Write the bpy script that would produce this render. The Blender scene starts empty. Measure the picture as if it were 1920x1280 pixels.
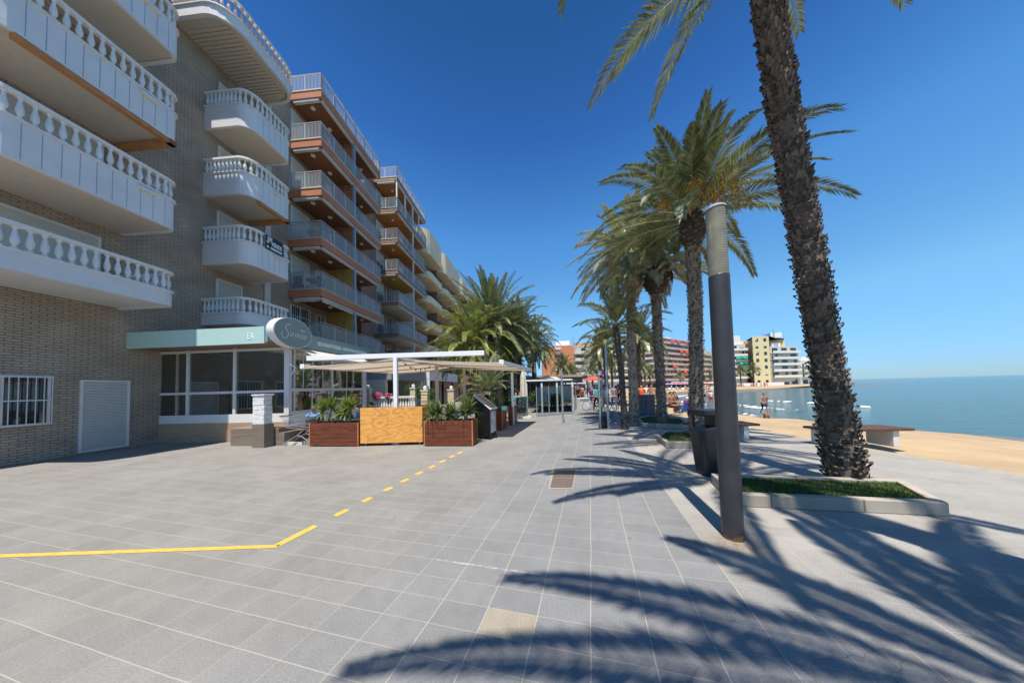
import bpy, math, random
from math import sin, cos, pi, radians as R, sqrt, atan2
from mathutils import Vector, Matrix

# ------------------------------------------------------------------ camera, sky, sun, exposure
sc = bpy.context.scene
FPX, PITCH, ROLL, HOR = 490.0, R(2.0), R(1.5), 727.0
EYE = Vector((0, 0, 1.7))
cam_d = bpy.data.cameras.new("camera"); cam = bpy.data.objects.new("camera", cam_d)
sc.collection.objects.link(cam); sc.camera = cam
cam_d.sensor_width = 36.0; cam_d.lens = 36.0 * FPX / 1920.0
CY = HOR - FPX * math.tan(PITCH)
cam_d.shift_y = (CY - 640.0) / 1920.0
cam_d.clip_start = 0.05; cam_d.clip_end = 6000
F = Vector((0, cos(PITCH), sin(PITCH))); R0 = Vector((1, 0, 0)); U0 = R0.cross(F)
RX = R0 * cos(ROLL) - U0 * sin(ROLL); UX = U0 * cos(ROLL) + R0 * sin(ROLL)
m3 = Matrix((RX, UX, -F)).transposed()
cam.matrix_world = Matrix.Translation(EYE) @ m3.to_4x4()

SUNV = Vector((-0.095, -0.37, 1.0)).normalized()          # towards the sun
elev = math.asin(SUNV.z); azim = atan2(SUNV.x, SUNV.y)
w = bpy.data.worlds.new("World"); sc.world = w; w.use_nodes = True
nt = w.node_tree; nt.nodes.clear()
sky = nt.nodes.new('ShaderNodeTexSky'); sky.sky_type = 'NISHITA'; sky.sun_disc = False
sky.sun_elevation = elev; sky.sun_rotation = azim
sky.altitude = 0; sky.air_density = 1.0; sky.dust_density = 0.0; sky.ozone_density = 4.0
bg = nt.nodes.new('ShaderNodeBackground'); bg.inputs[1].default_value = 0.085
wo = nt.nodes.new('ShaderNodeOutputWorld')
# deeper, more saturated blue towards the zenith, as on a very clear day
tcw = nt.nodes.new('ShaderNodeTexCoord'); sxyz = nt.nodes.new('ShaderNodeSeparateXYZ'); rmp = nt.nodes.new('ShaderNodeValToRGB')
nt.links.new(tcw.outputs['Generated'], sxyz.inputs[0]); nt.links.new(sxyz.outputs[2], rmp.inputs[0])
stops = [(0.0, (.05, .08, .13)), (.05, (.065, .10, .15)), (.22, (.116, .169, .176)), (.49, (.085, .17, .213)), (.69, (.042, .10, .162)), (.82, (.027, .0745, .114)), (1.0, (.024, .066, .10))]
els = rmp.color_ramp.elements
for i, (pos, c) in enumerate(stops):
    e = els[0] if i == 0 else (els[-1] if i == len(stops)-1 else els.new(pos))
    e.position = pos; e.color = (*[v/.22 for v in c], 1)
mulw = nt.nodes.new('ShaderNodeVectorMath'); mulw.operation = 'MULTIPLY'; sclw = nt.nodes.new('ShaderNodeVectorMath'); sclw.operation = 'SCALE'; sclw.inputs[3].default_value = .22/.12
nt.links.new(sky.outputs[0], mulw.inputs[0]); nt.links.new(rmp.outputs[0], mulw.inputs[1]); nt.links.new(mulw.outputs[0], sclw.inputs[0]); nt.links.new(sclw.outputs[0], bg.inputs[0])
nt.links.new(bg.outputs[0], wo.inputs[0])
sun_d = bpy.data.lights.new("sun", 'SUN'); sun = bpy.data.objects.new("sun", sun_d)
sc.collection.objects.link(sun); sun_d.energy = 4.8; sun_d.angle = R(0.53); sun_d.color = (1.0, 0.935, 0.835)
sun.rotation_euler = SUNV.to_track_quat('Z', 'Y').to_euler()
sc.view_settings.view_transform = 'Standard'; sc.view_settings.look = 'None'
sc.view_settings.exposure = 0.5; sc.view_settings.gamma = 1.0
sc.cycles.max_bounces = 8; sc.cycles.transparent_max_bounces = 12

# ------------------------------------------------------------------ pixel -> world helpers (photo pixels, 1920 wide)
def ray(px, py): return F + RX * ((px - 960) / FPX) + UX * ((CY - py) / FPX)
def G(px, py, z=0.0):
    d = ray(px, py); t = (z - EYE.z) / d.z; return EYE + d * t
def at(px, py, D):
    d = ray(px, py); return EYE + d * (D / d.y)

# ------------------------------------------------------------------ materials
MATS = {}
def NW(mat): return mat.node_tree.nodes, mat.node_tree.links
def mat(name, col, rough=0.7, metal=0.0, noise=0.0, nscale=6.0, bump=0.0, bscale=40.0, spec=0.4, trans=0.0, island=0.0, col2=None, coords='Object', aniso=None):
    """principled surface; noise varies the tone, island varies it per loose piece"""
    if name in MATS: return MATS[name]
    m = bpy.data.materials.new(name); m.use_nodes = True; N, L = NW(m)
    p = N['Principled BSDF']; p.inputs['Base Color'].default_value = (*col, 1); p.inputs['Roughness'].default_value = rough
    p.inputs['Metallic'].default_value = metal; p.inputs['Specular IOR Level'].default_value = spec
    tc = N.new('ShaderNodeTexCoord'); src = tc.outputs[coords]
    if aniso:
        mp = N.new('ShaderNodeMapping'); mp.inputs['Scale'].default_value = aniso; L.new(src, mp.inputs[0]); src = mp.outputs[0]
    colout = None
    if noise or col2:
        n = N.new('ShaderNodeTexNoise'); n.inputs['Scale'].default_value = nscale; n.inputs['Detail'].default_value = 6
        n.inputs['Roughness'].default_value = 0.62
        L.new(src, n.inputs['Vector'])
        mx = N.new('ShaderNodeMix'); mx.data_type = 'RGBA'
        c2 = col2 or tuple(max(0, c * (1 - noise)) for c in col)
        c1 = col if col2 else tuple(min(1, c * (1 + noise)) for c in col)
        mx.inputs[6].default_value = (*c1, 1); mx.inputs[7].default_value = (*c2, 1)
        mr = N.new('ShaderNodeMapRange'); mr.inputs[1].default_value = 0.35; mr.inputs[2].default_value = 0.65
        L.new(n.outputs[0], mr.inputs[0]); L.new(mr.outputs[0], mx.inputs[0]); colout = mx.outputs[2]
    if island:
        g = N.new('ShaderNodeNewGeometry'); h = N.new('ShaderNodeHueSaturation')
        mr2 = N.new('ShaderNodeMapRange'); mr2.inputs[3].default_value = 1 - island; mr2.inputs[4].default_value = 1 + island
        L.new(g.outputs['Random Per Island'], mr2.inputs[0]); L.new(mr2.outputs[0], h.inputs['Value'])
        if colout: L.new(colout, h.inputs['Color'])
        else: h.inputs['Color'].default_value = (*col, 1)
        colout = h.outputs[0]
    if colout: L.new(colout, p.inputs['Base Color'])
    if bump:
        b = N.new('ShaderNodeBump'); b.inputs['Strength'].default_value = bump; b.inputs['Distance'].default_value = 0.02
        n2 = N.new('ShaderNodeTexNoise'); n2.inputs['Scale'].default_value = bscale; n2.inputs['Detail'].default_value = 5
        L.new(src, n2.inputs['Vector']); L.new(n2.outputs[0], b.inputs['Height']); L.new(b.outputs[0], p.inputs['Normal'])
    if trans:
        t = N.new('ShaderNodeBsdfTranslucent'); ms = N.new('ShaderNodeMixShader'); ms.inputs[0].default_value = trans
        if colout: L.new(colout, t.inputs[0])
        else: t.inputs[0].default_value = (*col, 1)
        o = N['Material Output']; L.new(p.outputs[0], ms.inputs[1]); L.new(t.outputs[0], ms.inputs[2]); L.new(ms.outputs[0], o.inputs[0])
    MATS[name] = m; return m

def brick_mat(name, c1, c2, mortar, bw=0.25, bh=0.07, mort=0.012, axis='xz', rough=0.85, bias=0.0):
    if name in MATS: return MATS[name]
    m = bpy.data.materials.new(name); m.use_nodes = True; N, L = NW(m); p = N['Principled BSDF']
    tc = N.new('ShaderNodeTexCoord'); sp = N.new('ShaderNodeSeparateXYZ'); L.new(tc.outputs['Object'], sp.inputs[0])
    ad = N.new('ShaderNodeMath'); ad.operation = 'ADD'; L.new(sp.outputs[0], ad.inputs[0]); L.new(sp.outputs[1], ad.inputs[1])
    cb = N.new('ShaderNodeCombineXYZ'); L.new(ad.outputs[0], cb.inputs[0]); L.new(sp.outputs[2], cb.inputs[1])
    b = N.new('ShaderNodeTexBrick'); b.inputs['Scale'].default_value = 1
    b.inputs['Brick Width'].default_value = bw; b.inputs['Row Height'].default_value = bh; b.inputs['Mortar Size'].default_value = mort
    b.inputs['Mortar Smooth'].default_value = 0.2; b.inputs['Bias'].default_value = bias
    b.inputs['Color1'].default_value = (*c1, 1); b.inputs['Color2'].default_value = (*c2, 1); b.inputs['Mortar'].default_value = (*mortar, 1)
    L.new(cb.outputs[0], b.inputs['Vector'])
    n = N.new('ShaderNodeTexNoise'); n.inputs['Scale'].default_value = 1.3; n.inputs['Detail'].default_value = 6; L.new(tc.outputs['Object'], n.inputs['Vector'])
    h = N.new('ShaderNodeHueSaturation'); mr = N.new('ShaderNodeMapRange'); mr.inputs[1].default_value = .3; mr.inputs[2].default_value = .7
    mr.inputs[3].default_value = .8; mr.inputs[4].default_value = 1.15
    L.new(n.outputs[0], mr.inputs[0]); L.new(mr.outputs[0], h.inputs['Value']); L.new(b.outputs[0], h.inputs['Color']); L.new(h.outputs[0], p.inputs['Base Color'])
    bp = N.new('ShaderNodeBump'); bp.inputs['Strength'].default_value = .6; bp.inputs['Distance'].default_value = .01; bp.invert = True
    L.new(b.outputs['Fac'], bp.inputs['Height']); L.new(bp.outputs[0], p.inputs['Normal'])
    p.inputs['Roughness'].default_value = rough; MATS[name] = m; return m

def glass_mat(name, tint=(.5, .55, .55), refl=0.12, rough=0.02):
    if name in MATS: return MATS[name]
    m = bpy.data.materials.new(name); m.use_nodes = True; N, L = NW(m); N.remove(N['Principled BSDF'])
    t = N.new('ShaderNodeBsdfTransparent'); t.inputs[0].default_value = (*tint, 1)
    g = N.new('ShaderNodeBsdfGlossy'); g.inputs['Roughness'].default_value = rough
    lw = N.new('ShaderNodeLayerWeight'); lw.inputs[0].default_value = 0.35
    mr = N.new('ShaderNodeMapRange'); mr.inputs[3].default_value = refl; mr.inputs[4].default_value = 0.85
    ms = N.new('ShaderNodeMixShader'); L.new(lw.outputs['Fresnel'], mr.inputs[0]); L.new(mr.outputs[0], ms.inputs[0])
    L.new(t.outputs[0], ms.inputs[1]); L.new(g.outputs[0], ms.inputs[2]); L.new(ms.outputs[0], N['Material Output'].inputs[0])
    MATS[name] = m; return m

# ------------------------------------------------------------------ mesh collector
class MB:
    def __init__(s): s.v = []; s.f = []
    def add(s, vs, fs):
        o = len(s.v); s.v += [tuple(v) for v in vs]; s.f += [tuple(i + o for i in f) for f in fs]; return s
    def box(s, x0, x1, y0, y1, z0, z1):
        if x0 > x1: x0, x1 = x1, x0
        if y0 > y1: y0, y1 = y1, y0
        return s.add([(x0,y0,z0),(x1,y0,z0),(x1,y1,z0),(x0,y1,z0),(x0,y0,z1),(x1,y0,z1),(x1,y1,z1),(x0,y1,z1)],
                     [(0,3,2,1),(4,5,6,7),(0,1,5,4),(1,2,6,5),(2,3,7,6),(3,0,4,7)])
    def bar(s, a, b, wx, wz=None, up=(0, 0, 1)):
        a = Vector(a); b = Vector(b); d = (b - a).normalized(); up = Vector(up)
        if abs(d.dot(up)) > .98: up = Vector((0, 1, 0))
        sx = d.cross(up).normalized() * wx / 2; sz = sx.cross(d).normalized() * (wz or wx) / 2
        return s.add([a - sx - sz, a + sx - sz, a + sx + sz, a - sx + sz, b - sx - sz, b + sx - sz, b + sx + sz, b - sx + sz],
                     [(0,1,2,3),(7,6,5,4),(0,4,5,1),(1,5,6,2),(2,6,7,3),(3,7,4,0)])
    def tube(s, pts, r, n=8, cap=True):
        pts = [Vector(p) for p in pts]; rs = r if isinstance(r, (list, tuple)) else [r] * len(pts)
        rings = []; prev = None
        for i, p in enumerate(pts):
            t = (pts[min(i + 1, len(pts) - 1)] - pts[max(i - 1, 0)]).normalized()
            if prev is None:
                a = Vector((0, 0, 1)) if abs(t.z) < .9 else Vector((1, 0, 0)); x = t.cross(a).normalized()
            else: x = (prev - t * prev.dot(t)).normalized()
            prev = x; y = t.cross(x)
            rings.append([p + (x * cos(2*pi*k/n) + y * sin(2*pi*k/n)) * rs[i] for k in range(n)])
        vs = [v for rg in rings for v in rg]; fs = []
        for i in range(len(pts) - 1):
            for k in range(n): fs.append((i*n+k, i*n+(k+1) % n, (i+1)*n+(k+1) % n, (i+1)*n+k))
        if cap: fs.append(tuple(range(n))[::-1]); fs.append(tuple((len(pts)-1)*n + k for k in range(n)))
        return s.add(vs, fs)
    def lathe(s, c, prof, n=16, cap=True):
        c = Vector(c); vs = []; fs = []
        for r, z in prof:
            for k in range(n): vs.append(c + Vector((r*cos(2*pi*k/n), r*sin(2*pi*k/n), z)))
        for i in range(len(prof) - 1):
            for k in range(n): fs.append((i*n+k, i*n+(k+1) % n, (i+1)*n+(k+1) % n, (i+1)*n+k))
        if cap: fs.append(tuple(range(n))[::-1]); fs.append(tuple((len(prof)-1)*n + k for k in range(n)))
        return s.add(vs, fs)
    def prism(s, poly, z0, z1):
        n = len(poly); vs = [(x, y, z0) for x, y in poly] + [(x, y, z1) for x, y in poly]
        fs = [tuple(range(n))[::-1], tuple(range(n, 2*n))] + [(i, (i+1) % n, n+(i+1) % n, n+i) for i in range(n)]
        return s.add(vs, fs)
    def strip(s, path, wd, z0, z1, closed=False):
        """wall of thickness wd (to the left of the path) between z0 and z1"""
        P = [Vector((p[0], p[1])) for p in path]; n = len(P); inner = []
        for i in range(n):
            a = P[i-1] if (i > 0 or closed) else None; b = P[(i+1) % n] if (i < n-1 or closed) else None
            ds = []
            if a is not None: ds.append((P[i]-a).normalized())
            if b is not None: ds.append((b-P[i]).normalized())
            d = sum(ds, Vector((0, 0))).normalized(); nn = Vector((-d.y, d.x)); k = max(.3, nn.dot(Vector((-ds[0].y, ds[0].x))))
            inner.append(P[i] + nn * wd / k)
        vs = [(p.x, p.y, z0) for p in P] + [(p.x, p.y, z0) for p in inner] + [(p.x, p.y, z1) for p in P] + [(p.x, p.y, z1) for p in inner]
        fs = []; m = n if closed else n - 1
        for i in range(m):
            j = (i+1) % n
            fs += [(i, j, 2*n+j, 2*n+i), (n+j, n+i, 3*n+i, 3*n+j), (2*n+i, 2*n+j, 3*n+j, 3*n+i), (j, i, n+i, n+j)]
        if not closed: fs += [(0, 2*n, 3*n, n), (n-1, 2*n-1, 4*n-1, 3*n-1)]
        return s.add(vs, fs)
    def build(s, name, material, parent=None, smooth=False, label=None, bevel=0, local=False):
        me = bpy.data.meshes.new(name)
        vs = s.v
        if parent is not None and not local and not parent.get('_local'):
            o = origin_of(parent); vs = [(x-o.x, y-o.y, z-o.z) for x, y, z in vs]
        me.from_pydata(vs, [], s.f); me.update()
        for mm in (material if isinstance(material, (list, tuple)) else [material]): me.materials.append(mm)
        if smooth: me.shade_smooth()
        ob = bpy.data.objects.new(name, me); sc.collection.objects.link(ob)
        if parent is not None:
            ob.parent = parent
            if parent.get('_local'): ob['_local'] = 1
        if label: ob['label'] = label
        if bevel:
            md = ob.modifiers.new('bevel', 'BEVEL'); md.width = bevel; md.segments = 2; md.limit_method = 'ANGLE'; md.angle_limit = R(40)
        return ob
def origin_of(o):
    while o.parent: o = o.parent
    return o.location
def tag(o, label=None, cat=None, group=None, kind=None):
    if label: o['label'] = label
    if cat: o['category'] = cat
    if group: o['group'] = group
    if kind: o['kind'] = kind
    return o
def thing(name, label, cat, loc=(0, 0, 0), rz=None, group=None):
    """Empty at the thing's base. rz given: parts are in the thing's own axes; else parts are given in world axes"""
    o = bpy.data.objects.new(name, None); sc.collection.objects.link(o); o.empty_display_size = .3
    o.location = loc
    if rz is not None: o.rotation_euler = (0, 0, rz); o['_local'] = 1
    return tag(o, label, cat, group)
def copy_tree(o, parent=None):
    c = o.copy(); sc.collection.objects.link(c); c.parent = parent
    for ch in list(o.children): copy_tree(ch, c)
    return c
def place(proto, used, loc, rz, label, sc_=1.0):
    c = copy_tree(proto) if used else proto
    c.location = loc; c.rotation_euler = (0, 0, rz); c.scale = (sc_,)*3; c['label'] = label
    return c
def arc(cx, cy, r, a0, a1, n=8): return [(cx + r*cos(R(a0 + (a1-a0)*i/n)), cy + r*sin(R(a0 + (a1-a0)*i/n))) for i in range(n+1)]
def struct(o): o['kind'] = 'structure'; return o
def text_mesh(body, size, xs=1.0, depth=.004, bold=0.0, align='CENTER', space=1.0):
    """MB holding extruded letters in the XZ plane facing -Y, centred"""
    cu = bpy.data.curves.new('t', 'FONT'); cu.body = body; cu.size = size; cu.extrude = depth; cu.offset = bold
    cu.align_x = align; cu.align_y = 'CENTER'; cu.space_character = space; cu.resolution_u = 3
    o = bpy.data.objects.new('t', cu); sc.collection.objects.link(o)
    dg = bpy.context.evaluated_depsgraph_get(); me = bpy.data.meshes.new_from_object(o.evaluated_get(dg))
    b = MB(); b.add([(v.co.x*xs, -v.co.z, v.co.y) for v in me.vertices], [tuple(p.vertices) for p in me.polygons])
    bpy.data.objects.remove(o); bpy.data.curves.remove(cu); bpy.data.meshes.remove(me); return b
def xform(b, f): b.v = [tuple(f(Vector(v))) for v in b.v]; return b
# ------------------------------------------------------------------ the setting: paving, beach, sea
def paving_material():
    m = bpy.data.materials.new('granite_paving'); m.use_nodes = True; N, L = NW(m); p = N['Principled BSDF']
    tc = N.new('ShaderNodeTexCoord'); sp = N.new('ShaderNodeSeparateXYZ'); L.new(tc.outputs['Object'], sp.inputs[0])
    def M(op, a, b=None, c=None):
        n = N.new('ShaderNodeMath'); n.operation = op
        for k, v in enumerate((a, b, c)):
            if v is None: continue
            if isinstance(v, (int, float)): n.inputs[k].default_value = v
            else: L.new(v, n.inputs[k])
        return n.outputs[0]
    dx = M('SUBTRACT', sp.outputs[0], 0.703); dy = M('SUBTRACT', sp.outputs[1], 2.549)
    i = M('ADD', M('MULTIPLY', dx, 2.508), M('MULTIPLY', dy, -0.7524))
    j = M('ADD', M('MULTIPLY', dx, -1.063), M('MULTIPLY', dy, -4.443))
    ni = N.new('ShaderNodeTexNoise'); ni.inputs['Scale'].default_value = 2.2; ni.inputs['Detail'].default_value = 3; L.new(tc.outputs['Object'], ni.inputs['Vector'])
    wob = M('MULTIPLY', M('SUBTRACT', ni.outputs[0], .5), .05)
    i = M('ADD', i, wob); j = M('ADD', j, wob)
    left = M('LESS_THAN', i, -4.0)
    row = M('FLOOR', j)
    fi = M('FRACT', i); fj = M('FRACT', j)
    di = M('MINIMUM', fi, M('SUBTRACT', 1, fi)); dj = M('MINIMUM', fj, M('SUBTRACT', 1, fj))
    ji = M('MULTIPLY', M('LESS_THAN', di, 0.0095), M('SUBTRACT', 1, M('MULTIPLY', left, .55))); jj = M('MULTIPLY', M('LESS_THAN', dj, 0.0145), M('ADD', .62, M('MULTIPLY', left, .25)))
    joint = M('MAXIMUM', ji, jj)
    cell = N.new('ShaderNodeCombineXYZ'); L.new(M('FLOOR', i), cell.inputs[0]); L.new(row, cell.inputs[1])
    wn = N.new('ShaderNodeTexWhiteNoise'); wn.noise_dimensions = '2D'; L.new(cell.outputs[0], wn.inputs['Vector'])
    def noise(s, d, r=.6):
        n = N.new('ShaderNodeTexNoise'); n.inputs['Scale'].default_value = s; n.inputs['Detail'].default_value = d; n.inputs['Roughness'].default_value = r
        L.new(tc.outputs['Object'], n.inputs['Vector']); return n.outputs[0]
    def mapr(v, a, b, c, d):
        n = N.new('ShaderNodeMapRange'); n.inputs[1].default_value = a; n.inputs[2].default_value = b; n.inputs[3].default_value = c; n.inputs[4].default_value = d
        L.new(v, n.inputs[0]); return n.outputs[0]
    def mix(f, a, b):
        n = N.new('ShaderNodeMix'); n.data_type = 'RGBA'
        if isinstance(f, float): n.inputs[0].default_value = f
        else: L.new(f, n.inputs[0])
        for k, v in ((6, a), (7, b)):
            if isinstance(v, tuple): n.inputs[k].default_value = (*v, 1)
            else: L.new(v, n.inputs[k])
        return n.outputs[2]
    cool = (0.200, 0.202, 0.204); warm = (0.225, 0.217, 0.198); pale = (0.315, 0.298, 0.270)
    side = mapr(M('ADD', i, M('MULTIPLY', noise(.6, 2), 5)), -7, 1.5, 1, 0)
    base = mix(side, cool, warm)
    base = mix(M('MULTIPLY', M('GREATER_THAN', i, 3.0), mapr(M('ADD', sp.outputs[1], M('MULTIPLY', noise(1.5, 4), .8)), 2.35, 3.0, .22, 1)), base, pale)
    # one sand coloured replacement slab
    cellm = M('MULTIPLY', M('COMPARE', M('FLOOR', i), -2, .1), M('COMPARE', row, 3, .1))
    base = mix(cellm, base, (0.31, 0.272, 0.215))
    v = M('MULTIPLY', mapr(wn.outputs[0], 0, 1, .945, 1.055), mapr(noise(1.1, 6), .3, .7, .88, 1.1))
    v = M('MULTIPLY', v, mapr(noise(95, 4, .85), .3, .7, .66, 1.36))
    v = M('MULTIPLY', v, mapr(noise(9, 5), .3, .7, .95, 1.05))
    h = N.new('ShaderNodeHueSaturation'); L.new(base, h.inputs['Color']); L.new(v, h.inputs['Value'])
    col = mix(joint, h.outputs[0], (0.37, 0.345, 0.29))
    # dark scuffs and trodden spots
    gv = N.new('ShaderNodeTexVoronoi'); gv.inputs['Scale'].default_value = 2.1; L.new(tc.outputs['Object'], gv.inputs['Vector'])
    gum = M('MULTIPLY', M('LESS_THAN', gv.outputs['Distance'], .035), mapr(noise(.8, 2), .5, .56, 0, .7))
    col = mix(gum, col, (.11, .105, .10))
    sp2 = mapr(noise(3.3, 4, .7), .68, .74, 0, .35)
    col = mix(sp2, col, (0.14, 0.135, 0.125))
    # pale lime streak along one transverse joint and thin wandering cracks
    stk = M('MULTIPLY', M('COMPARE', M('ADD', j, M('MULTIPLY', noise(5, 3), .05)), 1.03, .055), M('COMPARE', i, -2.4, 1.5))
    col = mix(M('MULTIPLY', stk, mapr(noise(22, 4), .42, .6, 0, .8)), col, (.42, .41, .40))
    wv = N.new('ShaderNodeTexVoronoi'); wv.feature = 'DISTANCE_TO_EDGE'; wv.inputs['Scale'].default_value = .33; 
    vm = N.new('ShaderNodeVectorMath'); vm.operation = 'ADD'; nz = N.new('ShaderNodeTexNoise'); nz.inputs['Scale'].default_value = 1.5; nz.inputs['Detail'].default_value = 4; L.new(tc.outputs['Object'], nz.inputs['Vector'])
    L.new(tc.outputs['Object'], vm.inputs[0]); L.new(nz.outputs['Color'], vm.inputs[1]); L.new(vm.outputs[0], wv.inputs['Vector'])
    crk = M('MULTIPLY', M('LESS_THAN', wv.outputs['Distance'], .0016), mapr(noise(.5, 2), .5, .6, 0, .55)); col = mix(crk, col, (.12, .115, .11))
    # rusty dirt ring round the lamp post foot
    st = LAMP
    ddx = M('SUBTRACT', sp.outputs[0], st.x + .02); ddy = M('SUBTRACT', sp.outputs[1], st.y - .03)
    rr = M('SQRT', M('ADD', M('MULTIPLY', ddx, ddx), M('MULTIPLY', M('MULTIPLY', ddy, ddy), 2.2)))
    dirt = M('MULTIPLY', mapr(rr, .13, .36, .9, 0), mapr(noise(14, 5, .7), .38, .62, .15, 1))
    col = mix(dirt, col, (0.17, 0.115, 0.07))
    L.new(col, p.inputs['Base Color']); p.inputs['Roughness'].default_value = .78; p.inputs['Specular IOR Level'].default_value = .3
    bp = N.new('ShaderNodeBump'); bp.inputs['Strength'].default_value = .35; bp.inputs['Distance'].default_value = .004
    hh = M('ADD', M('MULTIPLY', noise(170, 3, .8), .6), M('MULTIPLY', joint, -1.0)); L.new(hh, bp.inputs['Height']); L.new(bp.outputs[0], p.inputs['Normal'])
    return m
LAMP = G(1375, 1017)
PAVE = paving_material()
# upper edge of the beach (paving / sand) and the waterline, both running away from the camera then round the bay
EDGE = [(8.7, -40), (8.7, 0), (8.65, 9), (8.6, 14), (10.5, 25), (16, 42), (25, 66), (38, 92), (58, 108), (92, 116), (128, 119), (152, 116), (165, 170), (210, 420), (500, 2400)]
wp = [G(1440, 787, -1), G(1383, 776, -1), G(1320, 768, -1), G(1268, 756, -1), G(1250, 744.5, -1), G(1290, 741, -1), G(1345, 738, -1), G(1400, 734.5, -1)]
WATER = [(24, -40), (21, 0), (20, 12)] + [(p.x, p.y) for p in wp] + [(124, 108), (160, 104), (182, 160), (235, 420), (560, 2400)]
WATER = WATER[:len(EDGE)] if len(WATER) > len(EDGE) else WATER
def resample(P, n):
    P = [Vector(p) for p in P]; d = [0]
    for a, b in zip(P, P[1:]): d.append(d[-1] + (b-a).length**.8)
    out = []
    for k in range(n):
        t = d[-1]*k/(n-1); i = max(j for j in range(len(P)) if d[j] <= t + 1e-9); i = min(i, len(P)-2)
        out.append(P[i].lerp(P[i+1], (t-d[i])/(d[i+1]-d[i])))
    return out
ground = MB()
poly = [(-2400, -400)] + [(8.7, -400)] + EDGE + [(-2400, 2400)]
# triangulate the ground sheet with a fan-safe strip: rows between x=-2400 and the edge curve
vs = []; fs = []
ys = [-400] + [p[1] for p in EDGE[:11]]
xs = [8.7] + [p[0] for p in EDGE[:11]]
for x, y in zip(xs, ys): vs += [(-2400, y, 0), (-30, y, 0), (x, y, 0)]
for k in range(len(xs)-1):
    a = 3*k; fs += [(a, a+1, a+4, a+3), (a+1, a+2, a+5, a+4)]
ground.add(vs, fs)
# land behind the bay
ground.add([(-2400, 119, 0), (128, 119, 0), (152, 119, 0), (165, 170, 0), (210, 420, 0), (500, 2400, 0), (-2400, 2400, 0)], [(0, 1, 2, 3, 4, 5, 6)])
struct(ground.build('ground', PAVE))
SAND = mat('beach_sand', (0.42, 0.305, 0.18), rough=.95, noise=.14, nscale=.5, bump=1.0, bscale=3.5)
WETS = mat('wet_sand', (0.19, 0.15, 0.105), rough=.45, noise=.1, nscale=2, spec=.5)
sand = MB(); wet = MB(); n = 90
E1 = resample(EDGE, 200); W1 = resample(WATER, 200)
# pair up by arclength fraction between matching control points
def pairs():
    out = []
    for k in range(len(EDGE)-1):
        m_ = 10
        for t in range(m_):
            a = Vector(EDGE[k]).lerp(Vector(EDGE[k+1]), t/m_); b = Vector(WATER[k]).lerp(Vector(WATER[k+1]), t/m_); out.append((a, b))
    out.append((Vector(EDGE[-1]), Vector(WATER[-1]))); return out
PR = pairs()
rnd = random.Random(5)
lev = [0, .02, .15, .35, .55, .75, .9, 1.0, 1.25]
zz = [-.25, -.10, -.13, -.22, -.38, -.55, -.74, -.96, -1.7]
vs = []
for q, (a, b) in enumerate(PR):
    for t, z in zip(lev, zz):
        p = a.lerp(b, t); jz = 0 if t in (0, 1.0, 1.25) else .05*sin(q*1.7+t*9)+.03*sin(q*.63+t*23)
        vs.append((p.x, p.y, z + jz))
c = len(lev)
sand.add(vs, [(k*c+i, k*c+i+1, (k+1)*c+i+1, (k+1)*c+i) for k in range(len(PR)-1) for i in range(5)])
wet.add(vs, [(k*c+i, k*c+i+1, (k+1)*c+i+1, (k+1)*c+i) for k in range(len(PR)-1) for i in range(5, 8)])
struct(sand.build('sand', SAND, smooth=True)); struct(wet.build('wet_sand', WETS, smooth=True))
wall = MB(); wall.strip([(p[0], p[1]) for p in EDGE[:12]], .3, -.6, .001)
struct(wall.build('promenade_edge', mat('kerb_stone', (.36, .32, .26), noise=.12, nscale=5, bump=.3)))
def water_material():
    m = bpy.data.materials.new('sea_water'); m.use_nodes = True; N, L = NW(m); p = N['Principled BSDF']
    p.inputs['Base Color'].default_value = (0.045, 0.115, 0.125, 1); p.inputs['Roughness'].default_value = .12; p.inputs['IOR'].default_value = 1.33
    tc = N.new('ShaderNodeTexCoord'); mp = N.new('ShaderNodeMapping'); mp.inputs['Scale'].default_value = (1, 2.2, 1); L.new(tc.outputs['Object'], mp.inputs[0])
    n1 = N.new('ShaderNodeTexNoise'); n1.inputs['Scale'].default_value = .55; n1.inputs['Detail'].default_value = 7; n1.inputs['Roughness'].default_value = .65; L.new(mp.outputs[0], n1.inputs['Vector'])
    b = N.new('ShaderNodeBump'); b.inputs['Strength'].default_value = .8; b.inputs['Distance'].default_value = .45
    L.new(n1.outputs[0], b.inputs['Height']); L.new(b.outputs[0], p.inputs['Normal']); return m
sea = MB(); vs = []; fs = []
for k in range(len(WATER)):
    w_ = Vector(WATER[k]); e_ = Vector(EDGE[k]); q = w_.lerp(e_, .12); vs += [(q.x, q.y, -1), (4000 if k < 11 else 4000, q.y if k not in (7, 8, 9, 10) else q.y, -1)]
# the sea is one level sheet under sand and land edge; sand rises above it
sea = MB().add([(16, -400, -1), (4000, -400, -1), (4000, 2400, -1), (16, 2400, -1)], [(0, 1, 2, 3)])
struct(sea.build('sea', water_material()))
def foam_mat():
    m = bpy.data.materials.new('foam'); m.use_nodes = True; N, L = NW(m); p = N['Principled BSDF']
    p.inputs['Base Color'].default_value = (.85, .87, .88, 1); p.inputs['Roughness'].default_value = .6
    tc = N.new('ShaderNodeTexCoord'); n1 = N.new('ShaderNodeTexNoise'); n1.inputs['Scale'].default_value = 1.6; n1.inputs['Detail'].default_value = 7
    L.new(tc.outputs['Object'], n1.inputs['Vector']); mr = N.new('ShaderNodeMapRange'); mr.inputs[1].default_value = .47; mr.inputs[2].default_value = .53
    L.new(n1.outputs[0], mr.inputs[0]); L.new(mr.outputs[0], p.inputs['Alpha']); return m
foam = MB()
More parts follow.
